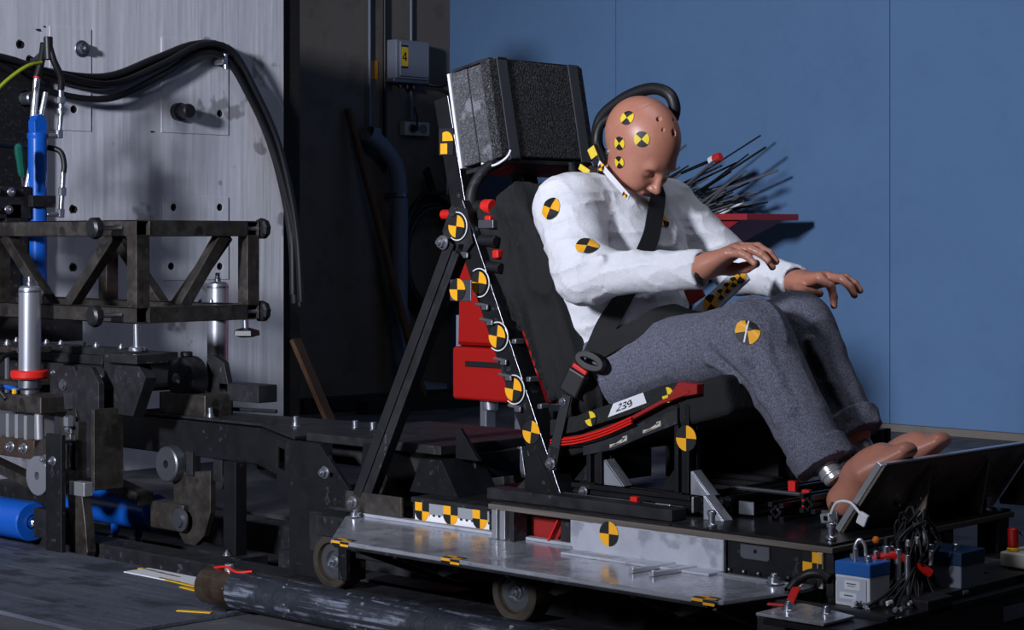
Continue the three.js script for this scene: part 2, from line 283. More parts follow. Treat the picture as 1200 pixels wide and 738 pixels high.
// concrete block with anchor holes
{
  const b = thing('concrete_barrier', 'massive white painted concrete block with rows of anchor holes', 'concrete block', [-3.7, 0, -0.1]);
  const H = [[-0.399, 1.583], [-0.624, 1.359], [-0.624, 0.99], [-1.078, 1.605], [-1.302, 1.375], [-1.078, 1.002], [-1.302, 1.005], [-1.066, 0.775], [-1.302, 0.772], [-1.078, 0.408], [-1.302, 0.408], [-0.624, 0.775], [-0.624, 0.408], [-0.44, 1.53], [-0.66, 1.585]];
  part('face_slab', pl([[1.7, 0], [-1.633, 0], [-1.633, 1.98], [1.7, 1.98]], 0.1, 'x', -3.2, { holes: H.map((h) => [...h, 0.0145]), bevel: 0.004 }), M.paint, b);
  part('core', span(-4.3, -3.301, 0, 1.98, -1.633, 1.7, { r: 0.005 }), M.paint, b);
  const inset = (z0, z1, y0, y1) => { const hs = H.filter((h) => h[0] > Math.min(z0, z1) && h[0] < Math.max(z0, z1) && h[1] > y0 && h[1] < y1).map((h) => [...h, 0.0145]); part('repair_patch', pl([[z0, y0], [z1, y0], [z1, y1], [z0, y1]], 0.004, 'x', -3.1965, { holes: hs, bevel: 0.001 }), M.paint, b); };
  inset(-1.02, -1.345, 1.29, 1.655); inset(-1.03, -1.345, 0.72, 1.045); inset(-0.52, -0.7, 1.28, 1.66);
  for (const [z, y] of H) part('anchor_sleeve', lathe([[0.0145, 0], [0.011, 0], [0.011, -0.06], [0.0, -0.06]], [-3.1985, y, z], [1, 0, 0], 14), M.rubber, b);
  for (const [z, y, w, h] of [[-0.475, 1.64, 0.03, 0.012], [-0.5, 1.655, 0.012, 0.008], [-0.46, 1.53, 0.05, 0.02], [-0.575, 1.525, 0.03, 0.018], [-0.56, 1.57, 0.012, 0.012], [-0.98, 1.29, 0.025, 0.009], [-1.0, 0.66, 0.02, 0.01], [-1.15, 0.6, 0.03, 0.012]]) { const q = []; for (let i = 0; i < 9; i++) { const t = i / 9 * Math.PI * 2, k2 = rr(0.6, 1.1); q.push([z + w / 2 * k2 * Math.cos(t), y + h / 2 * k2 * Math.sin(t)]); } part('paint_chip', pl(q, 0.002, 'x', -3.1988, { bevel: 0.0003 }), M.bare, b, 'dark chip in the paint'); }
  const k = part('anchor_bolt', [lathe([[0, 0.09], [0.024, 0.088], [0.028, 0.08], [0.028, 0.045], [0.024, 0.04], [0.024, 0.03], [0.034, 0.028], [0.034, 0], [0, 0]], [-3.2, 1.372, -1.094], [1, 0, 0], 20, 0.4)], M.plastic, b, 'black cap bolt sticking out of the block');
  part('anchor_bolt', hexBolt([-3.2, 1.585, -0.66], [1, 0, 0], 0.024), M.steel, b);
}
// black cables looped over the block
{
  const t = thing('cable_bundle', 'thick bundle of black cables looped along the white block', 'cable', [-3.13, 1.1, -0.9]);
  const base = [[1.52, 0.3], [1.515, -0.265], [1.476, -0.476], [1.452, -0.734], [1.535, -0.967], [1.625, -1.169], [1.618, -1.294], [1.46, -1.422], [1.273, -1.531], [1.09, -1.597], [0.9, -1.64], [0.62, -1.66]];
  [[0, 0, 0.017], [0.028, 0.0, 0.015], [-0.026, 0.012, 0.013], [0.008, 0.03, 0.012]].forEach(([d, o, r], i) => part('cable', tube(base.map(([y, z], j) => [-3.165 + o + 0.004 * i, y + d * (0.8 + 0.5 * Math.sin(j * 1.7 + i * 2)) - (i === 2 && j > 1 && j < 5 ? 0.025 : 0), z + d * 0.5 * Math.cos(j + i)]), r, 70, 8), M.cable, t));
  part('cable_hook', [rod([-3.2, 1.575, -1.275], [-3.13, 1.575, -1.275], 0.012, 10), rod([-3.14, 1.545, -1.285], [-3.14, 1.605, -1.285], 0.01, 10)], M.zinc, t, 'bent bright cable hook');
}
// wall things in the dim corner
{
  const w = -4.84;
  const b = thing('junction_box', 'grey electrical junction box with a yellow number label on the dim wall', 'electrical box', [w, 1.75, -3.82]);
  part('housing', span(w + 0.002, w + 0.1, 1.745, 1.955, -3.945, -3.7, { r: 0.006 }), M.greyBox, b);
  part('cover', span(w + 0.1, w + 0.112, 1.758, 1.945, -3.935, -3.72, { r: 0.004 }), M.greyBox, b);
  part('number_label', rectGeo([w + 0.1135, 1.80, -3.725], [w + 0.1135, 1.80, -3.775], [w + 0.1135, 1.925, -3.775], [w + 0.1135, 1.925, -3.725]), canvasMat(64, 160, (g, cw, h) => { g.fillStyle = '#d8b21a'; g.fillRect(0, 0, cw, h); g.fillStyle = '#151515'; g.fillRect(0, 0, cw, 14); g.fillRect(0, h - 14, cw, 14); g.font = 'bold 84px sans-serif'; g.textAlign = 'center'; g.fillText('4', cw / 2, 110); }), b);
  part('flange', span(w + 0.002, w + 0.09, 1.725, 1.745, -3.955, -3.69, { r: 0.003 }), M.steel, b);
  for (const z of [-3.78, -3.83, -3.88]) part('cable_gland', rod([w + 0.05, 1.725, z], [w + 0.05, 1.695, z], 0.012, 10), M.plastic, b);
  solo('yellow_note', span(w, w + 0.004, 1.74, 1.84, -3.655, -3.6, { r: 0.001 }), M.orange, 'faded orange paper note on the dim wall beside the junction box', 'note');
  const conduit = (z, y0, y1, r, m, label) => solo('conduit', [rod([w + 0.02, y0, z], [w + 0.02, y1, z], r, 10)], m, label, 'conduit');
  conduit(-3.578, 1.475, 4.4, 0.008, M.greyBox, 'thin pale conduit running down to the small switch box');
  conduit(-3.69, 1.24, 4.4, 0.011, M.cable, 'dark cable conduit running behind the junction box');
  conduit(-3.885, 1.53, 4.4, 0.008, M.greyBox, 'thin pale conduit running down to the double socket');
  const s = thing('switch_box', 'small grey switch box under a thin conduit', 'switch', [w, 1.42, -3.58]);
  part('housing', span(w + 0.001, w + 0.05, 1.41, 1.475, -3.64, -3.54, { r: 0.006 }), M.greyBox, s); part('rocker', span(w + 0.05, w + 0.056, 1.425, 1.46, -3.61, -3.57), M.offWhite, s);
  const o = thing('double_socket', 'double wall socket with a dark cable plugged in', 'socket', [w, 1.44, -3.91]);
  part('housing', span(w + 0.001, w + 0.045, 1.445, 1.52, -4.005, -3.815, { r: 0.006 }), M.offWhite, o);
  for (const z of [-3.95, -3.87]) part('socket_face', lathe([[0.026, 0], [0.026, 0.006], [0.02, 0.006], [0.02, 0.001], [0, 0.001]], [w + 0.045, 1.483, z], [1, 0, 0], 20), M.greyBox, o);
  part('plug', [span(w + 0.048, w + 0.085, 1.468, 1.5, -3.885, -3.855, { r: 0.006 }), tube([[w + 0.08, 1.49, -3.87], [w + 0.07, 1.54, -3.885], [w + 0.04, 1.6, -3.89]], 0.006, 10, 6)], M.cable, o);
  solo('wall_cable', tube([[w + 0.06, 1.735, -3.94], [w + 0.12, 1.72, -4.0], [w + 0.16, 1.76, -4.1], [w + 0.12, 1.80, -4.18]], 0.012, 20, 6), M.cable, 'short black cable leaving the side of the junction box', 'cable');
  // bent grey pipe
  const p = thing('drain_pipe', 'bent grey metal pipe standing against the dim wall', 'pipe', [w + 0.1, 0, -3.72]);
  part('pipe', tube([[w + 0.09, 1.44, -3.5], [w + 0.09, 1.38, -3.6], [w + 0.1, 1.28, -3.69], [w + 0.1, 1.15, -3.72], [w + 0.1, 0.7, -3.725], [w + 0.1, 0.3, -3.73], [w + 0.12, 0.17, -3.75], [w + 0.16, 0.08, -3.82], [w + 0.24, 0.055, -3.93]], 0.045, 60, 16), M.greyPaint, p);
  part('pipe_collar', rod([w + 0.1, 0.42, -3.727], [w + 0.1, 0.5, -3.727], 0.051, 18), M.greyPaint, p);
  part('pipe_clamp', [rod([w + 0.1, 1.1, -3.722], [w + 0.1, 1.13, -3.722], 0.05, 18), span(w + 0.002, w + 0.09, 1.1, 1.13, -3.74, -3.7)], M.steel, p);
  solo('broom_handle', [cyl([w + 0.03, 1.56, -3.42], [w + 0.35, 0.0, -3.68], 0.02, 0.022, 14), rod([w + 0.028, 1.57, -3.418], [w + 0.032, 1.55, -3.422], 0.02, 14)], M.wood, 'long brown wooden pole leaning against the dim wall', 'pole');
  solo('plank', bar([-3.2, 0.47, -1.69], [-2.97, 0.0, -1.76], 0.02, 0.06), M.wood, 'short brown plank leaning on the end of the white block', 'plank');
  // coiled hose
  const c = thing('coiled_hose', 'black hose coiled on a hook on the dim wall', 'hose', [w, 0.45, -4.0]);
  for (let k = 0; k < 5; k++) { const q = []; for (let a = 0; a < 20; a++) { const t = a / 20 * Math.PI * 2; q.push([w + 0.05 + 0.02 * k + 0.02 * Math.sin(t * 2 + k), 0.80 + (0.33 - 0.012 * k) * Math.sin(t) + 0.012 * k - 0.02 * k * (k > 2), -3.98 + (0.2 + 0.006 * k) * Math.cos(t) + 0.012 * Math.sin(3 * t + k)]); } part('hose_turn', tube(q, 0.013, 60, 6, true), M.cable, c); }
  part('hook', [rod([w, 1.13, -3.98], [w + 0.2, 1.13, -3.98], 0.012, 10), rod([w + 0.2, 1.12, -3.98], [w + 0.2, 1.2, -3.98], 0.012, 10)], M.steel, c);
  part('bracket', [bar([w + 0.06, 1.06, -4.05], [w + 0.1, 1.26, -3.92], 0.05, 0.02), bar([w + 0.06, 1.05, -4.15], [w + 0.06, 1.1, -3.95], 0.03, 0.03)], M.black, c);
}
// low timber and clutter at the foot of the dim wall
for (const [x0, z0, x1, z1, y] of [[-4.6, -2.9, -4.5, -4.0, 0.04], [-4.35, -3.1, -4.3, -4.05, 0.035]]) solo('timber_beam', bar([x0, y, z0], [x1, y, z1], 0.07, 0.09), M.darkBrown, 'dark timber beam lying at the foot of the dim wall', 'timber', 'timber beams on the floor');

// red hopper with a heap of rods by the blue wall
{
  const h = thing('red_hopper', 'dark red metal hopper heaped with thin rods before the blue wall', 'hopper', [-2.95, 0, -3.8]);
  const quad = (a, b, c, d) => rectGeo(a, b, c, d);
  const X0 = -3.66, X1 = -2.38, x0 = -3.15, x1 = -2.93, Z0 = -3.97, Z1 = -3.63, z0 = -3.86, z1 = -3.74, Y = 0.975, y = 0.7;
  const shell = (t) => [quad([x0, y, z1 - t], [x1, y, z1 - t], [X1 - t, Y, Z1 - t], [X0 + t, Y, Z1 - t]), quad([x1 - t, y, z1], [x1 - t, y, z0], [X1 - t, Y, Z0 + t], [X1 - t, Y, Z1 - t]), quad([x1, y, z0 + t], [x0, y, z0 + t], [X0 + t, Y, Z0 + t], [X1 - t, Y, Z0 + t]), quad([x0 + t, y, z0], [x0 + t, y, z1], [X0 + t, Y, Z1 - t], [X0 + t, Y, Z0 + t])];
  part('tray_body', [...shell(0), ...shell(0.004), span(x0, x1, y - 0.004, y, z0, z1, { r: 0.001 })], M.redDark, h);
  part('rim', [span(X0 - 0.03, X1 + 0.045, 0.966, 0.995, Z1, Z1 + 0.03), span(X0 - 0.03, X1 + 0.045, 0.966, 0.995, Z0 - 0.03, Z0), span(X1 + 0.015, X1 + 0.045, 0.966, 0.995, Z0, Z1), span(X0 - 0.03, X0, 0.966, 0.995, Z0, Z1)], M.redDark, h);
  part('leg', span(-3.08, -3.0, 0.02, 0.7, -3.84, -3.76), M.redDark, h);
  part('foot', span(-3.3, -2.8, 0, 0.02, -3.95, -3.65), M.redDark, h);
  for (let i = 0; i < 104; i++) {
    const a = rr(0.02, 0.62), yaw = rr(-0.9, 0.9), L = rr(0.32, 0.62), r = rr(0.0035, 0.006), flip = i % 6 === 5 ? -1 : 1;
    const p = V(rr(-3.35, -2.78), rr(0.91, 1.04), rr(-3.92, -3.68)), d = V(flip * Math.cos(a) * Math.cos(yaw * 0.6), Math.sin(a) * 0.8, Math.sin(yaw) * 0.35).normalize();
    if (flip < 0) p.x += 0.25;
    if (p.x < -2.97) p.y += 0.03;
    solo('steel_rod', rod(p, p.clone().addScaledVector(d, L * (p.x > -2.9 ? 0.75 : 1)), r, 8), i % 5 < 3 ? M.rodGrey : M.blackSatin, i % 5 < 3 ? 'thin grey steel rod in the heap on the red hopper' : 'thin black rod in the heap on the red hopper', 'rod', i % 5 < 3 ? 'grey rods heaped on the red hopper' : 'black rods heaped on the red hopper');
  }
  for (const [x, z, m] of [[-2.66, -3.72, 0], [-2.57, -3.68, 1]]) solo('white_rod', rod([x - 0.1, 0.94, z], [x + 0.16, 1.04 + 0.01 * m, z], 0.006, 8), M.white, 'short white rod poking out of the red hopper', 'rod', 'white rods on the red hopper');
  const f = thing('flagged_rod', 'metal rod with a red and white tip in the red hopper', 'rod', [-2.85, 1.1, -3.75]);
  part('shaft', rod([-3.06, 1.12, -3.75], [-2.64, 1.25, -3.75], 0.008, 8), M.blackSatin, f); part('white_band', rod([-2.66, 1.243, -3.75], [-2.635, 1.251, -3.75], 0.02, 10), M.white, f); part('red_tip', rod([-2.635, 1.251, -3.75], [-2.595, 1.263, -3.75], 0.021, 10), M.redTape, f);
}
// red wheeled cart behind the seat
{
  const c = thing('red_cart', 'red painted machine housing on castors behind the seat frame', 'cart', [-1.62, 0, -1.3]);
  part('housing', pl([[-1.775, 0.52], [-1.765, 0.82], [-1.70, 0.9], [-1.45, 0.9], [-1.40, 0.52]], 0.24, 'z', -1.2, { bevel: 0.012 }), M.red, c);
  part('lower_box', span(-1.785, -1.39, 0.335, 0.515, -1.46, -1.19, { r: 0.012 }), M.red, c);
  part('slot', span(-1.72, -1.50, 0.448, 0.468, -1.2, -1.187, { r: 0.003 }), M.plastic, c);
  part('handle', rod([-1.88, 0.965, -1.24], [-1.60, 0.96, -1.24], 0.017, 12), M.redTape, c); part('handle_post', bar([-1.66, 0.88, -1.26], [-1.66, 0.98, -1.26], 0.04, 0.04), M.black, c);
  for (const [x, z] of [[-1.66, -1.25], [-1.45, -1.25], [-1.66, -1.42], [-1.45, -1.42]]) {
    const k = part('castor', [bar([x - 0.012, 0.34, z], [x - 0.012, 0.2, z], 0.03, 0.045), rod([x, 0.34, z], [x, 0.3, z], 0.028, 14)], M.zinc, c);
    part('wheel', lathe([[0, -0.02], [0.05, -0.02], [0.06, -0.014], [0.06, 0.014], [0.05, 0.02], [0, 0.02]], [x + 0.02, 0.06, z], [0, 0, 1], 22), M.rubber, k);
    part('fork', [bar([x - 0.01, 0.22, z + 0.026], [x + 0.02, 0.06, z + 0.026], 0.02, 0.004), bar([x - 0.01, 0.22, z - 0.026], [x + 0.02, 0.06, z - 0.026], 0.02, 0.004)], M.zinc, k);
  }
  part('side_post', bar([-1.79, 0.36, -1.24], [-1.79, 0.62, -1.24], 0.02, 0.03), M.greyPaint, c);
}

// ---------------------------------------------------------------- pusher machine behind the sled
{
  // welded box truss of square steel tube
  const t = thing('truss_frame', 'welded box frame of bare square steel tube with diagonal struts', 'steel frame', [-2.2, 0.62, 0]);
  const x1 = -1.65, x0 = -3.0, zf = 0.2, zb = -0.2, yt = 0.911, yb = 0.663, s = 0.046;
  const hollow = (a, b) => {                                  // square tube with an open end at b
    const A0 = A(a), B0 = A(b), d = B0.clone().sub(A0).normalize(), up = Math.abs(d.y) > 0.9 ? V(1, 0, 0) : V(0, 1, 0), sd = d.clone().cross(up).normalize(), u2 = sd.clone().cross(d), w = 0.004, k = s / 2 - w / 2;
    const off = (v, m) => [A0.clone().addScaledVector(v, m), B0.clone().addScaledVector(v, m)];
    return [[u2, k, w, s], [u2, -k, w, s], [sd, k, s, w], [sd, -k, s, w]].map(([v, m, h, wd]) => { const [p, q] = off(v, m); return bar(p, q, h, wd, { up, r: 0.001 }); });
  };
  for (const z of [zf, zb]) { part('long_tube', hollow([x0, yt, z], [x1 + 0.022, yt, z]), M.bare, t); part('long_tube', hollow([x0, yb, z], [x1 + 0.022, yb, z]), M.bare, t); }
  for (const x of [x1, -2.37]) for (const z of [zf, zb]) part('post', bar([x, yb + 0.02, z], [x, yt - 0.02, z], s, s, { up: V(1, 0, 0) }), M.bare, t);
  for (const [x, y] of [[x1, yt], [x1, yb], [-2.9, yt], [-2.9, yb]]) part('cross_tube', bar([x, y, zf - 0.022], [x, y, zb + 0.022], s, s), M.bare, t);
  for (const z of [zf, zb]) { part('strut', bar([-1.76, yt - 0.02, z], [-2.0, yb + 0.01, z], 0.036, 0.036), M.bare, t); part('strut', bar([-2.33, yt - 0.02, z], [-2.08, yb + 0.01, z], 0.036, 0.036), M.bare, t); }
  part('strut', bar([x1, yt - 0.02, -0.10], [x1, yb + 0.02, 0.05], 0.036, 0.036), M.bare, t);
  const knob = (x, y, z, dz) => { const k = part('clamp_knob', lathe([[0, 0.02], [0.022, 0.02], [0.03, 0.014], [0.032, 0.006], [0.032, -0.004], [0.026, -0.01], [0, -0.01]], [x, y, z], [0, 0, dz], 9, 0.5), M.plastic, t, 'black clamp knob'); part('knob_screw', rod([x, y, z], [x, y, z - dz * 0.085], 0.007, 10), M.zinc, k); };
  knob(x1 - 0.045, yt, 0.312, 1); knob(x1 - 0.045, yb, 0.312, 1); knob(x1 + 0.012, yt, -0.238, -1); knob(x1 + 0.012, yb, -0.238, -1);
  const k2 = part('levelling_screw', [rod([x1 + 0.03, 0.64, -0.165], [x1 + 0.03, 0.59, -0.165], 0.009, 10)], M.zinc, t); part('star_grip', lathe([[0, 0.018], [0.014, 0.016], [0.04, 0.008], [0.042, -0.006], [0.02, -0.012], [0, -0.012]], [x1 + 0.03, 0.60, -0.165], [0, 1, 0], 5, 0.3), M.plastic, k2);
  part('levelling_screw', [rod([x1 + 0.015, 0.64, 0.215], [x1 + 0.015, 0.565, 0.215], 0.011, 12), rod([x1 + 0.015, 0.575, 0.215], [x1 + 0.015, 0.56, 0.215], 0.024, 14)], M.zinc, t);
  for (const [y, z] of [[yb + 0.03, -0.02], [yb + 0.03, -0.06]]) bolt(t, [x1 + 0.0, y, z], [0, 1, 0], 0.007);
}
// air spring cylinders
function airSpring(x, z, y0, y1, label, collar) {
  const t = thing('air_cylinder', label, 'cylinder', [x, y0 - 0.09, z], 'silver air cylinders');
  part('barrel', lathe([[0, y1 - y0], [0.022, y1 - y0], [0.0315, y1 - y0 - 0.006], [0.0325, y1 - y0 - 0.012], [0.0325, 0.0], [0, 0]], [x, y0, z], [0, 1, 0], 32), M.tubeAlu, t);
  part('top_stud', [rod([x, y1, z], [x, y1 + 0.012, z], 0.01, 12), rod([x, y1 + 0.01, z], [x, y1 + 0.028, z], 0.0075, 12)], M.zinc, t);
  part('cap_seam', lathe([[0.0328, 0.003], [0.0334, 0], [0.0328, -0.003]], [x, y1 - 0.016, z], [0, 1, 0], 32), M.steel, t);
  if (collar) part('red_collar', lathe([[0.033, 0.012], [0.052, 0.013], [0.056, 0.008], [0.055, -0.008], [0.05, -0.013], [0.033, -0.013]], [x, y0 + 0.004, z], [0, 1, 0], 36), M.redTape, t, 'red collar ring');
  part('lower_seat', lathe([[0.034, 0.0], [0.034, -0.025], [0.028, -0.032], [0.028, -0.06], [0, -0.06]], [x, y0 - 0.01, z], [0, 1, 0], 28), collar ? M.steel : M.black, t);
  part('stem', rod([x, y0 - 0.02, z], [x, y0 - 0.09, z], 0.012, 12), M.zinc, t);
  return t;
}
airSpring(-2.05, 0.30, 0.477, 0.742, 'silver air cylinder with a bright red collar ring', true);
airSpring(-1.863, -0.25, 0.46, 0.748, 'silver air cylinder rising behind the open end of the steel frame', false);
airSpring(-2.99, -0.25, 0.52, 0.765, 'silver air cylinder half hidden behind the red-collared one', false);
// carriage
{
  const t = thing('pusher_carriage', 'black steel pusher carriage with long beam, brackets and clevises', 'machine', [-1.9, -0.13, 0]);
  part('table_plate', [pl([[-3.4, 0.50], [-1.95, 0.50], [-1.80, 0.44], [-1.80, 0.43], [-3.4, 0.43]], 0.36, 'z', 0.12), span(-3.4, -1.97, 0.502, 0.53, -0.18, 0.1)], M.black, t);
  part('top_rail', span(-3.3, -1.85, 0.53, 0.552, 0.02, 0.09), M.black, t);
  part('screw_pad', span(-1.72, -1.56, 0.53, 0.556, 0.16, 0.27), M.black, t);
  part('pad_bracket', pl([[-1.76, 0.53], [-1.6, 0.53], [-1.56, 0.49], [-1.62, 0.38], [-1.76, 0.38]], 0.04, 'z', 0.24), M.black, t);
  for (const x of [-2.5, -2.33, -2.25, -2.12, -2.06, -1.93]) bolt(t, [x, 0.552, 0.06], [0, 1, 0], 0.009);
  for (const [x, y] of [[-2.1, 0.47], [-2.05, 0.47], [-2.2, 0.47], [-1.95, 0.468]]) bolt(t, [x, y, 0.12], [0, 0, 1], 0.006);
  part('wall_mount', span(-3.4, -2.6, 0.3, 0.43, -0.3, 0.1), M.black, t);
  part('wall_mount', span(-3.15, -2.75, 0.53, 0.62, -0.36, -0.18), M.black, t);
  // cage at the far left
  for (const x of [-2.62, -2.48, -2.33, -2.22]) part('cage_rod', rod([x, 0.35, 0.2], [x, 0.535, 0.2], 0.008, 8), M.zinc, t);
  part('cage_plate', span(-2.75, -2.18, 0.535, 0.553, 0.14, 0.26), M.bare, t); part('cage_plate', span(-2.75, -2.18, 0.435, 0.45, 0.14, 0.26), M.bare, t);
  for (const x of [-2.62, -2.48, -2.33, -2.22]) bolt(t, [x, 0.553, 0.2], [0, 1, 0], 0.011);
  // valve block below the red collar
  part('valve_block', span(-2.12, -1.9, 0.375, 0.425, 0.24, 0.36, { r: 0.004 }), M.bare, t);
  part('valve_arm', bar([-1.9, 0.41, 0.26], [-1.7, 0.43, 0.2], 0.05, 0.06), M.black, t);
  part('fitting', rod([-1.93, 0.30, 0.345], [-1.93, 0.375, 0.345], 0.014, 14), M.brightAlu, t); part('fitting', rod([-1.80, 0.375, 0.33], [-1.80, 0.345, 0.33], 0.018, 8), M.zinc, t);
  part('blue_hose', tube([[-2.4, 0.42, 0.33], [-2.2, 0.437, 0.34], [-2.1, 0.44, 0.33], [-2.07, 0.43, 0.32]], 0.0075, 16, 8), M.blueEnamel, t, 'thin blue air hose');
  part('brass_fitting', rod([-2.06, 0.425, 0.345], [-2.06, 0.44, 0.345], 0.008, 8), M.yellow, t);
  part('black_hose', tube([[-2.08, 0.41, 0.36], [-2.13, 0.46, 0.37], [-2.15, 0.52, 0.34], [-2.2, 0.54, 0.24]], 0.008, 16, 8), M.cable, t);
  for (let i = 0; i < 7; i++) part('cooling_fin', span(-2.30 + i * 0.048, -2.285 + i * 0.048, 0.295, 0.365, 0.25, 0.345, { r: 0.001 }), M.brightAlu, t);
  part('fin_base', span(-2.4, -1.95, 0.24, 0.295, 0.22, 0.35, { r: 0.003 }), M.rust, t, 'brown rusty bar under the fins');
  for (const x of [-2.07, -2.0]) bolt(t, [x, 0.27, 0.35], [0, 0, 1], 0.012);
  part('lower_arm', [bar([-2.5, 0.24, 0.28], [-2.05, 0.16, 0.28], 0.03, 0.05), bar([-2.05, 0.16, 0.28], [-1.88, 0.16, 0.28], 0.03, 0.05), bar([-2.4, 0.24, 0.1], [-1.75, 0.12, 0.1], 0.035, 0.05)], M.bare, t);
  // bracket tower
  const tw = part('bracket_cheek', pl([[-1.99, 0.36], [-1.99, 0.47], [-1.94, 0.51], [-1.87, 0.51], [-1.83, 0.46], [-1.83, 0.36]], 0.02, 'z', 0.27), M.black, t);
  part('pivot_pin', [lathe([[0, 0.012], [0.012, 0.012], [0.012, 0.006], [0.017, 0.006], [0.017, 0]], [-1.915, 0.455, 0.27], [0, 0, 1], 20)], M.steel, tw);
  part('bracket_cheek', pl([[-1.83, 0.2], [-1.83, 0.47], [-1.80, 0.515], [-1.74, 0.515], [-1.70, 0.47], [-1.70, 0.38], [-1.735, 0.34], [-1.735, 0.2]], 0.02, 'z', 0.30), M.black, t);
  part('channel_web', pl([[-1.88, 0.175], [-1.88, 0.36], [-1.80, 0.39], [-1.78, 0.34], [-1.78, 0.175]], 0.03, 'z', 0.31), M.bare, t);
  part('channel_flange', [bar([-1.765, 0.18, 0.29], [-1.765, 0.36, 0.29], 0.012, 0.08, { up: V(1, 0, 0) }), bar([-1.70, 0.17, 0.27], [-1.70, 0.40, 0.27], 0.014, 0.1, { up: V(1, 0, 0) })], M.bare, t);
  part('weld_bead', [0, 1, 2, 3, 4, 5, 6].map((i) => bx(0.012, 0.03, 0.012, -1.815 + 0.003 * (i % 2), 0.2 + i * 0.027, 0.315, { r: 0.005 })), M.steel, t);
  bolt(t, [-1.83, 0.335, 0.31], [0, 0, 1], 0.009); bolt(t, [-1.83, 0.30, 0.31], [0, 0, 1], 0.009); bolt(t, [-1.85, 0.21, 0.31], [0, 0, 1], 0.01);
  part('stop_block', bx(0.075, 0.04, 0.03, -1.735, 0.175, 0.335, { r: 0.003 }), M.brightAlu, t, 'bright worn stop block'); part('stop_arm', bar([-1.86, 0.2, 0.33], [-1.76, 0.2, 0.33], 0.045, 0.02), M.bare, t);
  const fb = part('flat_bar', span(-1.815, -1.735, -0.13, 0.33, 0.385, 0.4, { r: 0.003 }), M.blackSatin, t, 'upright dark flat bar');
  part('bolt', hexBolt([-1.775, 0.255, 0.4], [0, 0, 1], 0.01), M.zinc, fb); part('bolt', hexBolt([-1.86, 0.25, 0.37], [0, 0, 1], 0.011), M.zinc, fb);
  part('link_plate', lathe([[0.012, 0.008], [0.055, 0.008], [0.057, 0.006], [0.057, -0.008], [0.012, -0.008], [0.012, 0.008]], [-1.9, 0.2, 0.365], [0, 0, 1], 28), M.tubeAlu, t, 'pale round link plate with a hole');
  part('link_strap', pl([[-1.94, 0.17], [-1.86, 0.17], [-1.85, 0.29], [-1.9, 0.31], [-1.95, 0.27]], 0.012, 'z', 0.352), M.bare, t);
  part('rocker_arm', pl([[-1.79, 0.17], [-1.72, 0.17], [-1.70, 0.08], [-1.69, 0.0], [-1.71, -0.05], [-1.76, -0.05], [-1.77, 0.03]], 0.03, 'z', 0.345), M.bare, t);
  part('ram_clevis', span(-1.93, -1.8, 0.02, 0.105, 0.29, 0.365, { r: 0.004 }), M.black, t);
  // main beam
  part('main_beam', span(-2.2, -1.284, 0.255, 0.356, -0.08, 0.06, { r: 0.004 }), M.blackSatin, t, 'long black box beam');
  part('beam_flare', [pl([[-1.284, 0.06], [-0.93, 0.24], [-0.93, 0.20], [-1.284, -0.08]], 0.006, 'y', 0.357), pl([[-1.284, 0.06], [-0.93, 0.24], [-0.93, 0.20], [-1.284, -0.08]], 0.006, 'y', 0.24)], M.blackSatin, t);
  { const a = V(-1.284, 0, 0.06), b = V(-0.93, 0, 0.24); const d = b.clone().sub(a); const w = (f0, f1, y0, y1) => { const p = a.clone().addScaledVector(d, f0), q = a.clone().addScaledVector(d, f1); p.y = q.y = (y0 + y1) / 2; return bar(p, q, y1 - y0, 0.008); }; part('flare_side', [w(0, 0.62, 0.255, 0.352), w(0.85, 1, 0.2, 0.352), w(0.62, 0.85, 0.33, 0.352), w(0.62, 0.85, 0.2, 0.275)], M.blackSatin, t, 'angled beam side with a square hole'); part('flare_core', bar(a.clone().add(V(0.03, 0.30, -0.06)), b.clone().add(V(0, 0.30, -0.06)), 0.09, 0.02), M.black, t); }
  part('head_plate', pl([[-0.93, 0.0], [-0.93, 0.36], [-0.815, 0.36], [-0.70, 0.255], [-0.70, 0.0]], 0.014, 'z', 0.247, { holes: [[-0.765, 0.285, 0.008]] }), M.blackSatin, t, 'tall black head plate with a cut corner');
  part('head_box', span(-0.93, -0.43, 0.355, 0.378, -0.25, 0.19, { r: 0.003 }), M.black, t);
  part('head_beam', span(-0.93, -0.40, 0.29, 0.355, -0.06, 0.10, { r: 0.003 }), M.black, t);
  part('head_plate', pl([[-0.93, 0.0], [-0.93, 0.36], [-0.815, 0.36], [-0.70, 0.255], [-0.70, 0.0]], 0.014, 'z', -0.2), M.blackSatin, t);
  part('top_sheet', pl([[-1.9, -0.08], [-1.9, 0.05], [-1.284, 0.05], [-0.94, 0.22], [-0.94, -0.2]], 0.008, 'y', 0.368), M.black, t);
  bolt(t, [-0.436, 0.332, 0.10], [0, 0, 1], 0.012); bolt(t, [-0.77, 0.315, 0.10], [0, 0, 1], 0.012); bolt(t, [-0.79, 0.29, 0.247], [0, 0, 1], 0.012);
  for (const [x, z] of [[-1.55, 0.02], [-1.16, 0.03], [-0.95, 0.0], [-0.88, 0.0], [-1.75, 0.02], [-2.0, 0.0]]) part('bolt', [...hexBolt([x, 0.366, z], [0, 1, 0], 0.011), rod([x, 0.36, z], [x, 0.395, z], 0.008, 10)], M.zinc, t);
  part('support_leg', span(-1.39, -1.335, -0.0, 0.26, 0.06, 0.1), M.blackSatin, t); part('leg_foot', span(-1.43, -1.29, -0.13, 0.0, 0.02, 0.12), M.black, t); bolt(t, [-1.36, 0.0, 0.11], [0, 1, 0], 0.01);
  // bearing blocks on the beam
  part('bearing_block', lathe([[0, 0.03], [0.03, 0.03], [0.062, 0.022], [0.066, 0.01], [0.066, -0.03], [0, -0.03]], [-1.69, 0.47, 0.0], [0, 0, 1], 24), M.black, t);
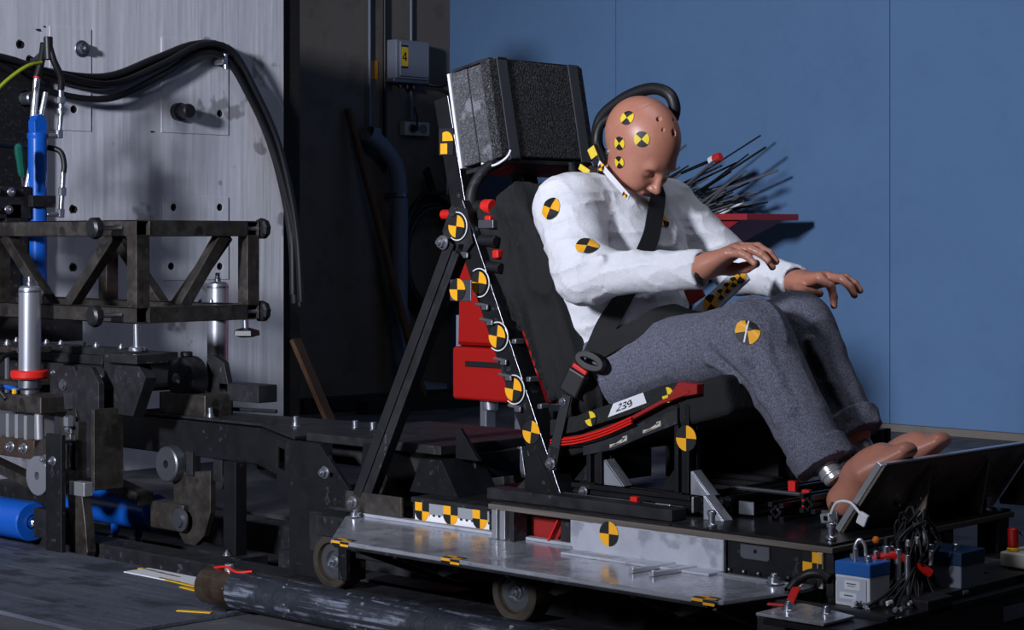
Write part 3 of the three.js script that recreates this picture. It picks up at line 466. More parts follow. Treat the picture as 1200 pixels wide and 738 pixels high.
  part('bearing_base', span(-1.77, -1.55, 0.366, 0.43, -0.06, 0.04, { r: 0.004 }), M.bare, t); part('bearing_bolt', lathe([[0, 0.008], [0.01, 0.008], [0.014, 0.004], [0.018, 0]], [-1.70, 0.47, 0.03], [0, 0, 1], 16), M.steel, t);
  part('bearing_cheek', pl([[-1.66, 0.37], [-1.66, 0.52], [-1.63, 0.54], [-1.58, 0.52], [-1.56, 0.46], [-1.56, 0.37]], 0.02, 'z', -0.05), M.black, t);
  part('clamp_plate', span(-1.60, -1.42, 0.41, 0.46, -0.12, -0.05), M.black, t); part('clamp_rod', rod([-1.6, 0.38, -0.1], [-1.4, 0.385, -0.1], 0.006, 8), M.black, t);
  part('grease_nipple', rod([-1.69, 0.535, 0], [-1.69, 0.55, 0], 0.018, 10), M.plastic, t);
  // roller and lever under the beam
  part('roller', lathe([[0.012, 0.03], [0.012, 0.032], [0.048, 0.032], [0.052, 0.028], [0.052, -0.03], [0.012, -0.03], [0.012, 0.03]], [-1.667, 0.228, 0.06], [0, 0, 1], 32), M.steel, t, 'pale steel roller under the beam');
  part('lever_plate', pl([[-1.68, 0.2], [-1.5, 0.22], [-1.5, 0.1], [-1.53, 0.03], [-1.57, 0.0], [-1.62, 0.0], [-1.66, 0.04]], 0.02, 'z', 0.06, { holes: [] }), M.bare, t);
  part('rod_clevis', span(-1.76, -1.6, 0.035, 0.115, -0.02, 0.08, { r: 0.005 }), M.bare, t); part('clevis_pin', lathe([[0, 0.014], [0.02, 0.014], [0.02, 0.005], [0.034, 0.005], [0.034, 0]], [-1.61, 0.072, 0.08], [0, 0, 1], 18), M.steel, t);
  part('hanger', span(-1.60, -1.57, 0.2, 0.27, 0.04, 0.07), M.black, t); part('hanger', [span(-1.50, -1.46, 0.19, 0.27, -0.02, 0.05), rod([-1.47, 0.17, 0.045], [-1.45, 0.21, 0.045], 0.006, 8)], M.black, t);
  part('base_rail', span(-3.0, -0.70, -0.13, -0.03, 0.06, 0.13), M.black, t); part('base_rail', span(-3.0, -0.7, -0.13, -0.05, -0.2, -0.1), M.black, t);
  for (const x of [-1.2, -1.1, -0.98]) part('base_clip', span(x, x + 0.05, -0.03, 0.03, -0.02, 0.06), M.black, t);
  part('loose_hose', tube([[-1.5, 0.24, -0.1], [-1.3, 0.2, -0.12], [-1.1, 0.19, -0.1], [-0.95, 0.22, -0.05]], 0.014, 20, 8), M.cable, t); part('loose_hose', tube([[-1.5, 0.22, -0.12], [-1.3, 0.17, -0.14], [-1.1, 0.165, -0.12], [-0.95, 0.2, -0.08]], 0.012, 20, 8), M.cable, t);
}
// blue hydraulic rams low in the pit
function ram(x0, x1, y, z, r, label, ports) {
  const t = thing('hydraulic_ram', label, 'hydraulic ram', [(x0 + x1) / 2, y - r, z]);
  part('barrel', lathe([[0, 0], [r - 0.004, 0], [r, 0.004], [r, x1 - x0 - 0.004], [r - 0.004, x1 - x0], [0.022, x1 - x0], [0.022, x1 - x0 - 0.03], [0, x1 - x0 - 0.03]], [x0, y, z], [1, 0, 0], 36), M.blueEnamel, t, 'glossy blue barrel');
  part('piston_rod', lathe([[0.02, 0], [0.02, 0.05], [0.016, 0.055], [0, 0.055]], [x1 - 0.03, y, z], [1, 0, 0], 24), M.chrome, t);
  if (ports) for (const x of ports) { const p = part('hose_port', [rod([x, y - r + 0.008, z + 0.02], [x, y - r - 0.02, z + 0.02], 0.013, 12)], M.blueEnamel, t); part('fitting', [rod([x, y - r - 0.02, z + 0.02], [x, y - r - 0.045, z + 0.02], 0.011, 8), rod([x - 0.03, y - r - 0.04, z + 0.02], [x + 0.005, y - r - 0.04, z + 0.02], 0.009, 10)], M.zinc, p); }
  part('mount', span(x0 - 0.06, x0 + 0.02, -0.13, y + 0.02, z - 0.04, z + 0.04), M.black, t);
  return t;
}
ram(-2.7, -1.985, 0.055, 0.33, 0.058, 'blue hydraulic ram beside the dark flat bar above the floor plates');
ram(-2.3, -1.83, 0.062, 0.0, 0.056, 'blue hydraulic ram under the black beam, joined to the lever plate', [-2.02, -1.9]);
// upright blue cylinder with hoses
{
  const t = thing('blue_actuator', 'slim upright blue hydraulic cylinder with steel hose fittings', 'hydraulic cylinder', [-2.9, 0.62, -0.277]);
  const X = -2.9, Zc = -0.277;
  part('barrel', lathe([[0, 0.62], [0.029, 0.62], [0.033, 0.625], [0.033, 1.225], [0.036, 1.23], [0.036, 1.245], [0.03, 1.25], [0, 1.25]].map(([r, y]) => [r, y]), [X, 0, Zc], [0, 1, 0], 32), M.blueEnamel, t);
  part('eye_end', [pl([[-0.252 - 0.002, 1.24], [-0.302, 1.24], [-0.302, 1.285], [-0.292, 1.305], [-0.277, 1.312], [-0.262, 1.305], [-0.252, 1.285]], 0.04, 'x', X + 0.02)], M.blueEnamel, t);
  part('clamp', span(X - 0.02, X + 0.045, 0.99, 1.03, Zc - 0.045, Zc + 0.05), M.black, t);
  part('upper_hose', [tube([[X + 0.03, 1.56, -0.30], [X + 0.04, 1.5, -0.315], [X + 0.04, 1.44, -0.345], [X + 0.03, 1.40, -0.352]], 0.012, 16, 8)], M.cable, t);
  part('upper_coupling', [rod([X + 0.03, 1.40, -0.352], [X + 0.03, 1.31, -0.352], 0.01, 12), rod([X + 0.03, 1.375, -0.352], [X + 0.03, 1.35, -0.352], 0.015, 8), rod([X + 0.03, 1.335, -0.352], [X + 0.03, 1.315, -0.352], 0.016, 12), rod([X + 0.03, 1.31, -0.352], [X + 0.03, 1.25, -0.345], 0.008, 10), rod([X + 0.03, 1.23, -0.345], [X + 0.03, 1.26, -0.345], 0.013, 8), rod([X + 0.03, 1.238, -0.345], [X + 0.02, 1.238, -0.30], 0.009, 10)], M.zinc, t, 'bright hose coupling');
  part('lower_hose', tube([[X + 0.0, 1.205, -0.1], [X - 0.02, 1.2, -0.2], [X - 0.02, 1.2, -0.32], [X + 0.02, 1.185, -0.355], [X + 0.03, 1.14, -0.365], [X + 0.03, 1.11, -0.362]], 0.01, 30, 8), M.cable, t);
  part('lower_coupling', [rod([X + 0.03, 1.115, -0.362], [X + 0.03, 0.985, -0.352], 0.009, 12), rod([X + 0.03, 1.06, -0.358], [X + 0.03, 1.03, -0.356], 0.014, 8), rod([X + 0.03, 0.985, -0.352], [X + 0.03, 0.955, -0.35], 0.013, 8), rod([X + 0.03, 0.965, -0.35], [X + 0.02, 0.965, -0.3], 0.009, 10)], M.zinc, t);
  part('side_rod', [rod([X - 0.02, 1.03, -0.238], [X + 0.0, 1.39, -0.31], 0.009, 10), rod([X - 0.04, 1.30, -0.285], [X - 0.04, 1.44, -0.30], 0.012, 12)], M.brightAlu, t); part('red_ring', rod([X - 0.04, 1.44, -0.3], [X - 0.04, 1.448, -0.301], 0.0125, 12), M.redTape, t);
  part('rod_sleeve', tube([[X - 0.04, 1.448, -0.301], [X - 0.02, 1.50, -0.305], [X + 0.0, 1.56, -0.302]], 0.013, 10, 8), M.cable, t);
  part('earth_wire', tube([[X + 0.02, 1.49, -0.28], [X + 0.03, 1.475, -0.22], [X + 0.02, 1.40, -0.12], [X, 1.3, -0.05], [X, 1.15, 0.05]], 0.007, 24, 6), M.greenYellow, t, 'green and yellow earth wire');
  const b = part('mount_bracket', [span(X - 0.05, X + 0.02, 0.95, 1.06, -0.24, 0.05), span(X - 0.05, X + 0.02, 0.62, 1.0, -0.2, -0.14)], M.black, t);
  for (const [y, z] of [[1.04, -0.1], [1.04, -0.16], [0.98, -0.1], [0.98, -0.15]]) part('bolt', hexBolt([X + 0.02, y, z], [1, 0, 0], 0.012), M.zinc, b);
  const sd = thing('screwdriver', 'green handled screwdriver leaning beside the blue cylinder', 'screwdriver', [-2.85, 1.06, -0.17]);
  part('grip', lathe([[0, 0], [0.011, 0.004], [0.015, 0.02], [0.014, 0.05], [0.017, 0.08], [0.015, 0.105], [0.008, 0.115], [0, 0.116]], [-2.83, 1.09, -0.172], [0.05, 1, 0.18], 8, 0.3), M.green, sd);
  part('shank', rod([-2.835, 1.06, -0.178], [-2.83, 1.095, -0.171], 0.005, 8), M.steel, sd); 
  const bp = thing('backing_plate', 'dark grey steel plate bolted to the white block behind the blue cylinder', 'steel plate', [-3.16, 0.5, 0.0]);
  part('sheet', pl([[0.7, 0.5], [-0.478, 0.5], [-0.478, 1.483], [0.7, 1.47]], 0.03, 'x', -3.168, { holes: [[-0.395, 1.385, 0.022]] }), mat({ map: T.fleck, roughness: 0.6, metalness: 0.3 }), bp);
  part('cap_bolt', lathe([[0, 0.05], [0.02, 0.05], [0.024, 0.045], [0.024, 0], [0.03, 0], [0.03, -0.01]], [-3.168, 1.385, -0.40], [1, 0, 0], 18), M.steel, bp);
  const tie = thing('cable_anchor', 'black tie bracket holding the cables on the block', 'bracket', [-3.1, 1.5, -0.4]);
  part('arm', bar([-3.19, 1.50, -0.43], [-2.87, 1.53, -0.30], 0.03, 0.02), M.plastic, tie); part('peg', rod([-2.87, 1.5, -0.30], [-2.87, 1.58, -0.30], 0.016, 10), M.plastic, tie);
}
// wrapped pipe on the floor
{
  const a = V(-0.83, 0.046, 0.59), b = V(0.6, 0.046, 0.555), d = b.clone().sub(a).normalize();
  const t = thing('wrapped_pipe', 'long scuffed black wrapped pipe with a bare steel end', 'pipe', [-0.25, -0.012, 0.54]);
  const at = (s) => a.clone().addScaledVector(d, s);
  part('steel_end', lathe([[0.018, 0.0], [0.036, 0.0], [0.043, 0.006], [0.044, 0.02], [0.044, 0.12], [0.018, 0.12]], at(0), d, 36), M.rust, t, 'bare brownish steel end');
  part('sleeve', lathe([[0.035, 0.118], [0.045, 0.118], [0.047, 0.122], [0.047, 0.16], [0.044, 0.168], [0.0445, 0.45], [0.046, 0.46], [0.0445, 0.475], [0.044, 1.4], [0.035, 1.4]], at(0), d, 40), M.wrap, t, 'black scuffed sleeve');
  part('seam_strip', bar(at(0.015).add(V(0.0, 0.008, 0.043)), at(0.116).add(V(0.0, 0.008, 0.043)), 0.006, 0.006), M.rust, t);
  part('red_ribbon', tube([at(0.03).add(V(0, 0.043, 0)), at(0.09).add(V(0, 0.053, 0.01)), at(0.13).add(V(0, 0.046, 0.015)), at(0.17).add(V(0, 0.05, 0))], 0.0035, 20, 5), M.redTape, t, 'frayed red ribbon'); part('plug', [rod(at(0.085).add(V(0, 0.04, 0)), at(0.085).add(V(0, 0.058, 0)), 0.011, 10)], M.brightAlu, t); part('plug', [rod(at(0.07).add(V(0, 0.04, -0.01)), at(0.07).add(V(0, 0.06, -0.01)), 0.009, 8)], M.plastic, t);
  solo('pipe_block', span(-0.76, -0.71, -0.012, 0.006, 0.56, 0.63, { r: 0.002 }), M.black, 'small dark block under the steel end of the wrapped pipe', 'block');
}

// ---------------------------------------------------------------- crash test dummy
const smin = (a, b, k) => { const h = Math.max(k - Math.abs(a - b), 0) / k; return Math.min(a, b) - h * h * k * 0.25; };
const smax = (a, b, k) => -smin(-a, -b, k);
function cone(a, b, ra, rb, sz = 1, cz = 0) {                 // tapered capsule, optionally wider along z
  const [ax, ay, az] = a, dx = b[0] - ax, dy = b[1] - ay, dz = (b[2] - az) * sz, L = dx * dx + dy * dy + dz * dz;
  return (x, y, z) => { const px = x - ax, py = y - ay, pz = (z - az) * sz, t = Math.min(1, Math.max(0, (px * dx + py * dy + pz * dz) / L)), qx = px - dx * t, qy = py - dy * t, qz = pz - dz * t; return Math.sqrt(qx * qx + qy * qy + qz * qz) - (ra + (rb - ra) * t); };
}
function ell(c, r) { return (x, y, z) => { const px = (x - c[0]) / r[0], py = (y - c[1]) / r[1], pz = (z - c[2]) / r[2], k0 = Math.sqrt(px * px + py * py + pz * pz) + 1e-9, k1 = Math.sqrt((px / r[0]) ** 2 + (py / r[1]) ** 2 + (pz / r[2]) ** 2) + 1e-9; return k0 * (k0 - 1) / k1; }; }
function hash3(i, j, k) { let h = (i * 374761393 + j * 668265263 + k * 1440662683) | 0; h = Math.imul(h ^ (h >>> 13), 1274126177); return ((h ^ (h >>> 16)) >>> 0) / 4294967296; }
function vn(x, y, z) {
  const i = Math.floor(x), j = Math.floor(y), k = Math.floor(z); let fx = x - i, fy = y - j, fz = z - k; fx *= fx * (3 - 2 * fx); fy *= fy * (3 - 2 * fy); fz *= fz * (3 - 2 * fz);
  const l = (a, b, t) => a + (b - a) * t;
  return l(l(l(hash3(i, j, k), hash3(i + 1, j, k), fx), l(hash3(i, j + 1, k), hash3(i + 1, j + 1, k), fx), fy), l(l(hash3(i, j, k + 1), hash3(i + 1, j, k + 1), fx), l(hash3(i, j + 1, k + 1), hash3(i + 1, j + 1, k + 1), fx), fy), fz);
}
const ridge = (v) => 1 - Math.abs(2 * v - 1);
function grad(f, x, y, z, e = 0.0008) { const v = V(f(x + e, y, z) - f(x - e, y, z), f(x, y + e, z) - f(x, y - e, z), f(x, y, z + e) - f(x, y, z - e)); return v.normalize(); }
function surfNet(f, lo, hi, h) {                              // smooth mesh of the zero set of f
  const n = [0, 1, 2].map((a) => Math.ceil((hi[a] - lo[a]) / h) + 1), [nx, ny, nz] = n, S = new Float32Array(nx * ny * nz), id = (i, j, k) => (k * ny + j) * nx + i;
  for (let k = 0; k < nz; k++) for (let j = 0; j < ny; j++) for (let i = 0; i < nx; i++) S[id(i, j, k)] = f(lo[0] + i * h, lo[1] + j * h, lo[2] + k * h);
  const vid = new Int32Array(nx * ny * nz).fill(-1), P = [], E = [[0, 1], [0, 2], [0, 4], [1, 3], [1, 5], [2, 3], [2, 6], [3, 7], [4, 5], [4, 6], [5, 7], [6, 7]];
  const c = new Float32Array(8);
  for (let k = 0; k < nz - 1; k++) for (let j = 0; j < ny - 1; j++) for (let i = 0; i < nx - 1; i++) {
    let m = 0; for (let q = 0; q < 8; q++) { c[q] = S[id(i + (q & 1), j + (q >> 1 & 1), k + (q >> 2))]; if (c[q] < 0) m |= 1 << q; }
    if (m === 0 || m === 255) continue; let x = 0, y = 0, z = 0, s = 0;
    for (const [a, b] of E) { if ((m >> a & 1) === (m >> b & 1)) continue; const t = c[a] / (c[a] - c[b]); x += (a & 1) + ((b & 1) - (a & 1)) * t; y += (a >> 1 & 1) + ((b >> 1 & 1) - (a >> 1 & 1)) * t; z += (a >> 2) + ((b >> 2) - (a >> 2)) * t; s++; }
    vid[id(i, j, k)] = P.length / 3; P.push(lo[0] + (i + x / s) * h, lo[1] + (j + y / s) * h, lo[2] + (k + z / s) * h);
  }
  const I = [], quad = (a, b, d, e, flip) => { if (a < 0 || b < 0 || d < 0 || e < 0) return; if (flip) I.push(a, d, b, a, e, d); else I.push(a, b, d, a, d, e); };
  for (let k = 1; k < nz - 1; k++) for (let j = 1; j < ny - 1; j++) for (let i = 1; i < nx - 1; i++) {
    const s = S[id(i, j, k)] < 0;
    if (s !== S[id(i + 1, j, k)] < 0) quad(vid[id(i, j - 1, k - 1)], vid[id(i, j, k - 1)], vid[id(i, j, k)], vid[id(i, j - 1, k)], !s);
    if (s !== S[id(i, j + 1, k)] < 0) quad(vid[id(i - 1, j, k - 1)], vid[id(i - 1, j, k)], vid[id(i, j, k)], vid[id(i, j, k - 1)], !s);
    if (s !== S[id(i, j, k + 1)] < 0) quad(vid[id(i - 1, j - 1, k)], vid[id(i, j - 1, k)], vid[id(i, j, k)], vid[id(i - 1, j, k)], !s);
  }
  const N = new Float32Array(P.length); for (let i = 0; i < P.length; i += 3) { const g = grad(f, P[i], P[i + 1], P[i + 2], h * 0.35); N[i] = g.x; N[i + 1] = g.y; N[i + 2] = g.z; }
  const g = new THREE.BufferGeometry(); g.setAttribute('position', new THREE.Float32BufferAttribute(P, 3)); g.setAttribute('normal', new THREE.BufferAttribute(N, 3)); g.setIndex(I); return g;
}
const union = (fs, k) => (x, y, z) => { let d = fs[0](x, y, z); for (let i = 1; i < fs.length; i++) d = smin(d, fs[i](x, y, z), k); return d; };
function onto(f, p, off = 0) { let q = A(p); for (let i = 0; i < 24; i++) { const d = f(q.x, q.y, q.z) - off, g = grad(f, q.x, q.y, q.z); q.addScaledVector(g, -0.8 * d); if (Math.abs(d) < 1e-5) break; } return q; }

// joints (x forward, y up, z to the dummy's right)
const J = {
  shR: [-0.035, 0.95, 0.17], elR: [0.088, 0.80, 0.252], wrR: [0.385, 0.815, 0.205],
  shL: [-0.01, 0.955, -0.165], elL: [0.12, 0.80, -0.275], wrL: [0.335, 0.782, -0.205],
  hipR: [0.0, 0.565, 0.09], knR: [0.445, 0.672, 0.105], anR: [0.632, 0.395, 0.10],
  hipL: [0.0, 0.565, -0.09], knL: [0.415, 0.682, -0.10], anL: [0.575, 0.44, -0.10],
};
const dummy = thing('crash_test_dummy', 'crash test dummy slumped in the seat, white shirt and grey trousers', 'crash dummy', [0, 0.29, 0]);
// shirt
const torso = [cone([-0.012, 0.55, 0], [-0.018, 0.76, 0], 0.122, 0.12, 0.68), cone([-0.012, 0.76, 0], [-0.03, 0.915, 0], 0.12, 0.11, 0.66), cone([0.045, 0.86, 0.06], [0.045, 0.86, -0.06], 0.065, 0.065), cone([-0.035, 0.975, 0.14], [-0.035, 0.975, -0.14], 0.055, 0.055)];
const sleeveR = [cone(J.shR, J.elR, 0.081, 0.066), cone(J.elR, J.wrR, 0.054, 0.041)], sleeveL = [cone(J.shL, J.elL, 0.07, 0.054), cone(J.elL, J.wrL, 0.053, 0.04)];
const cut = (p, q, ext) => { const a = A(p), b = A(q), d = b.clone().sub(a).normalize(), o = b.clone().addScaledVector(d, ext); return (x, y, z) => (x - o.x) * d.x + (y - o.y) * d.y + (z - o.z) * d.z; };
const cutR = cut(J.elR, J.wrR, -0.004), cutL = cut(J.elL, J.wrL, -0.002);
const fold = (a, b, r) => cone(a, b, r, r * 0.5);
const shirtFolds = [
  fold([-0.06, 0.80, 0.16], [0.06, 0.755, 0.15], 0.012), fold([-0.07, 0.74, 0.155], [0.03, 0.70, 0.16], 0.012), fold([-0.05, 0.66, 0.165], [0.05, 0.69, 0.14], 0.011),
  fold([0.03, 0.93, 0.12], [0.085, 0.83, 0.11], 0.012), fold([0.02, 0.955, 0.10], [0.05, 0.87, 0.13], 0.01),
  fold([0.06, 0.77, 0.298], [0.12, 0.84, 0.3], 0.009), fold([0.1, 0.755, 0.288], [0.17, 0.835, 0.285], 0.008),
];
function shirtField(x, y, z) {
  let t = torso[0](x, y, z); for (let i = 1; i < torso.length; i++) t = smin(t, torso[i](x, y, z), 0.05);
  t = smax(t, 0.48 - y + 1.1 * Math.max(0, x + 0.03), 0.01);
  let r = smin(sleeveR[0](x, y, z), sleeveR[1](x, y, z), 0.04); r = smax(r, cutR(x, y, z), 0.004);
  let l = smin(sleeveL[0](x, y, z), sleeveL[1](x, y, z), 0.02); l = smax(l, cutL(x, y, z), 0.004);
  let d = smin(smin(t, r, 0.03), l, 0.03);
  if (d < 0.05) {
    for (const f of shirtFolds) d = smin(d, f(x, y, z), 0.02);
    const neck = Math.sqrt((x + 0.035) ** 2 + (y - 1.055) ** 2 + (z * 0.85) ** 2) - 0.072; d = smax(d, -neck, 0.012);
    const w = ridge(vn(x * 9 + y * 14, y * 26 - x * 8, z * 12)), w2 = ridge(vn(x * 30 + 4, y * 34 + x * 20, z * 26));
    d += 0.006 * (0.55 - w * w) + 0.0022 * (0.5 - w2 * w2);
  }
  return d;
}
part('shirt', surfNet(shirtField, [-0.19, 0.5, -0.38], [0.46, 1.08, 0.40], 0.0065), M.cotton, dummy, 'white long-sleeved shirt');
// trousers
const legs = [cone([0.0, 0.575, 0], [0.02, 0.575, 0], 0.108, 0.108, 0.62), cone(J.hipR, J.knR, 0.096, 0.076), cone(J.knR, J.anR, 0.076, 0.058), cone(J.hipL, J.knL, 0.096, 0.076), cone(J.knL, J.anL, 0.076, 0.058)];
const ankR = cut(J.knR, J.anR, -0.012), ankL = cut(J.knL, J.anL, -0.01);
const cuffR = [J.knR, J.anR].map((p) => A(p)), cuffL = [J.knL, J.anL].map((p) => A(p));
const trouserFolds = [fold([0.40, 0.66, 0.18], [0.47, 0.60, 0.175], 0.012), fold([0.38, 0.62, 0.175], [0.45, 0.575, 0.16], 0.012), fold([0.09, 0.66, 0.13], [0.02, 0.60, 0.19], 0.012), fold([0.13, 0.68, 0.12], [0.06, 0.58, 0.19], 0.01), fold([0.50, 0.67, 0.16], [0.58, 0.52, 0.16], 0.01), fold([0.47, 0.62, 0.185], [0.55, 0.5, 0.165], 0.01), fold([0.5, 0.66, -0.03], [0.58, 0.5, -0.05], 0.01), fold([0.40, 0.66, -0.04], [0.47, 0.60, -0.03], 0.012)];
function trouserField(x, y, z) {
  let r = smin(legs[1](x, y, z), legs[2](x, y, z), 0.03), l = smin(legs[3](x, y, z), legs[4](x, y, z), 0.03);
  const er = ankR(x, y, z), el = ankL(x, y, z);
  if (er > -0.055 && er < 0.02) r -= 0.008 * sst(-0.052, -0.048, er);
  if (el > -0.055 && el < 0.02) l -= 0.008 * sst(-0.052, -0.048, el);
  r = Math.max(r, er); l = Math.max(l, el);
  let d = smin(smin(legs[0](x, y, z), r, 0.05), l, 0.05);
  if (z * 1 > -0.02 && z < 0.02 && x > 0.2) d = Math.max(d, 0.0);
  if (d < 0.05) {
    for (const f of trouserFolds) d = smin(d, f(x, y, z), 0.018);
    d = smax(d, y - 0.665 - 0.35 * Math.max(0, x) * 3, 0.01);
    const w = ridge(vn(x * 10 + y * 8, y * 12 - x * 6, z * 14)), w2 = ridge(vn(x * 26, y * 30 + x * 12, z * 24));
    d += 0.006 * (0.5 - w * w) + 0.002 * (0.5 - w2 * w2);
  }
  return d;
}
part('trousers', surfNet(trouserField, [-0.16, 0.34, -0.24], [0.74, 0.82, 0.24], 0.0065), M.heather, dummy, 'grey heather trousers with turned-up cuffs');
// head, in its own frame (x to the face, y to the crown), pitched forward
const HC = V(0.034, 1.093, 0), PITCH = -44 * Math.PI / 180, HM = new THREE.Matrix4().makeRotationZ(PITCH).setPosition(HC), HI = HM.clone().invert();
const skull = ell([-0.008, 0.028, 0], [0.100, 0.090, 0.079]), face = ell([0.034, -0.042, 0], [0.058, 0.078, 0.056]), jaw = cone([0.02, -0.075, 0], [0.062, -0.098, 0], 0.042, 0.024), cheekR = ell([0.055, -0.03, 0.032], [0.03, 0.032, 0.024]), cheekL = ell([0.055, -0.03, -0.032], [0.03, 0.032, 0.024]);
const brow = cone([0.082, 0.012, 0.03], [0.082, 0.012, -0.03], 0.012, 0.012), nose = cone([0.09, 0.002, 0], [0.11, -0.034, 0], 0.007, 0.0105), nostR = ell([0.1, -0.037, 0.009], [0.012, 0.008, 0.008]), nostL = ell([0.1, -0.037, -0.009], [0.012, 0.008, 0.008]);
const lipU = cone([0.09, -0.058, 0.014], [0.09, -0.058, -0.014], 0.0065, 0.0065), lipD = cone([0.088, -0.069, 0.012], [0.088, -0.069, -0.012], 0.007, 0.007), chin = ell([0.074, -0.098, 0], [0.018, 0.018, 0.022]);
const eyeR = ell([0.1, -0.004, 0.031], [0.02, 0.013, 0.02]), eyeL = ell([0.1, -0.004, -0.031], [0.02, 0.013, 0.02]), lidR = ell([0.076, -0.006, 0.031], [0.013, 0.011, 0.016]), lidL = ell([0.076, -0.006, -0.031], [0.013, 0.011, 0.016]);
function headField(x, y, z) {
  let d = smin(skull(x, y, z), face(x, y, z), 0.045); d = smin(d, jaw(x, y, z), 0.03);
  if (d < 0.05) {
    d = smin(d, cheekR(x, y, z), 0.03); d = smin(d, cheekL(x, y, z), 0.03); d = smin(d, brow(x, y, z), 0.02); d = smin(d, nose(x, y, z), 0.012); d = smin(d, nostR(x, y, z), 0.006); d = smin(d, nostL(x, y, z), 0.006); d = smin(d, chin(x, y, z), 0.02);
    d = smax(d, -eyeR(x, y, z), 0.012); d = smax(d, -eyeL(x, y, z), 0.012); d = smin(d, lidR(x, y, z), 0.006); d = smin(d, lidL(x, y, z), 0.006);
    d = smin(d, lipU(x, y, z), 0.006); d = smin(d, lipD(x, y, z), 0.006);
    for (const [hx, hz, hr] of [[0.02, 0.032, 0.005], [0.045, 0.03, 0.003], [0.028, -0.01, 0.003], [0.055, 0.002, 0.006]]) { const q = Math.sqrt((x - hx) ** 2 + (z - hz) ** 2) - hr; if (y > 0.06) d = smax(d, -q - (y < 0.06 ? 9 : 0), 0.002); }
    const seam = Math.abs((x + 0.034) * 0.9 - (y - 0.03) * 0.1); if (y > -0.02) d += 0.0009 * Math.exp(-((seam / 0.0018) ** 2));
  }
  return d;
}
// hand: wrist at the origin, fingers along x, back of the hand up, thumb on the -z side
function handField(bend, spread, thumbDrop) {
  const kn = [[0.084, 0.004, -0.030], [0.089, 0.006, -0.009], [0.085, 0.003, 0.012], [0.077, -0.002, 0.031]], len = [[0.040, 0.025, 0.021], [0.044, 0.029, 0.022], [0.041, 0.026, 0.021], [0.032, 0.02, 0.019]], rad = [0.0098, 0.0101, 0.0096, 0.0086];
  const palm = [cone([-0.03, 0, 0], [0.012, 0, 0], 0.026, 0.026, 0.85)], fing = [];
  kn.forEach((k, i) => {
    palm.push(cone([0.005, -0.002, k[2] * 0.55], k, 0.018, 0.0125));
    let p = k, a = bend[i][0]; const yaw = spread * (i - 1.4);
    const chain = []; for (let s = 0; s < 3; s++) { const q = [p[0] + len[i][s] * Math.cos(a) * Math.cos(yaw), p[1] + len[i][s] * Math.sin(a), p[2] + len[i][s] * Math.cos(a) * Math.sin(yaw)]; chain.push(cone(p, q, rad[i] * (1.12 - 0.1 * s), rad[i] * (1.02 - 0.12 * s))); p = q; a += bend[i][s + 1] ?? 0; }
    fing.push(union(chain, 0.004));
  });
  const th = [[0.012, -0.006, -0.018], [0.040, -0.02 - thumbDrop * 0.4, -0.042], [0.070, -0.026 - thumbDrop, -0.05], [0.096, -0.028 - thumbDrop * 1.1, -0.048]];
  const thumb = union([cone(th[0], th[1], 0.018, 0.014), cone(th[1], th[2], 0.0125, 0.011), cone(th[2], th[3], 0.0112, 0.009)], 0.008), P = union(palm, 0.018);
  return (x, y, z) => { let d = P(x, y, z); for (const f of fing) d = smin(d, f(x, y, z), 0.005); return smin(d, thumb(x, y, z), 0.008); };
}
function handGeo(field, wrist, euler, mirror) {
  const f = mirror ? (x, y, z) => field(x, y, -z) : field, g = surfNet(f, [-0.065, -0.1, -0.085], [0.2, 0.05, 0.085], 0.003);
  g.applyMatrix4(new THREE.Matrix4().makeRotationFromEuler(new THREE.Euler(...euler, 'YZX')).setPosition(...wrist)); return g;
}
const handR = handField([[-0.5, -0.6, -0.35], [-0.4, -0.5, -0.35], [-0.38, -0.45, -0.3], [-0.4, -0.45, -0.3]], 0.06, 0.006), handL = handField([[-0.55, -0.75, -0.3], [-0.2, -0.5, -0.4], [-0.1, -0.45, -0.35], [-0.1, -0.4, -0.3]], 0.09, 0.004);
// lower legs and feet
function footField(anX, anY, cz, heel, deg) {
  const FA = deg * Math.PI / 180, FD = [Math.cos(FA), Math.sin(FA)], at = (s, n) => [heel[0] + FD[0] * s - FD[1] * n, heel[1] + FD[1] * s + FD[0] * n];
  const c = (s0, n0, s1, n1, r0, r1, sz) => { const a = at(s0, n0), b = at(s1, n1); return cone([a[0], a[1], cz], [b[0], b[1], cz], r0, r1, sz); };
  const fs = [c(-0.005, 0.022, 0.10, 0.028, 0.036, 0.034, 0.95), c(0.09, 0.022, 0.18, 0.0, 0.034, 0.02, 0.62), c(0.06, 0.04, 0.13, 0.03, 0.032, 0.026, 0.9)];
  const shin = cone([anX[0], anX[1], cz], [anY[0], anY[1], cz], 0.036, 0.034);
  return (x, y, z) => { let d = fs[0](x, y, z); d = smin(d, fs[1](x, y, z), 0.02); d = smin(d, fs[2](x, y, z), 0.02); const sn = -(x - heel[0]) * FD[1] + (y - heel[1]) * FD[0]; d = smax(d, -sn - 0.012, 0.006); return Math.min(d, shin(x, y, z)); };
}
const footR = footField([0.575, 0.48], [0.602, 0.438], 0.10, [0.69, 0.326], 44), footL = footField([0.53, 0.51], [0.565, 0.455], -0.10, [0.64, 0.338], 40);
const neckField = union([cone([-0.05, 0.94, 0], [-0.03, 1.02, 0], 0.055, 0.044), cone([-0.045, 0.96, 0.09], [-0.045, 0.96, -0.09], 0.052, 0.052), cone([-0.03, 1.02, 0], [0.015, 1.06, 0], 0.044, 0.044)], 0.03);
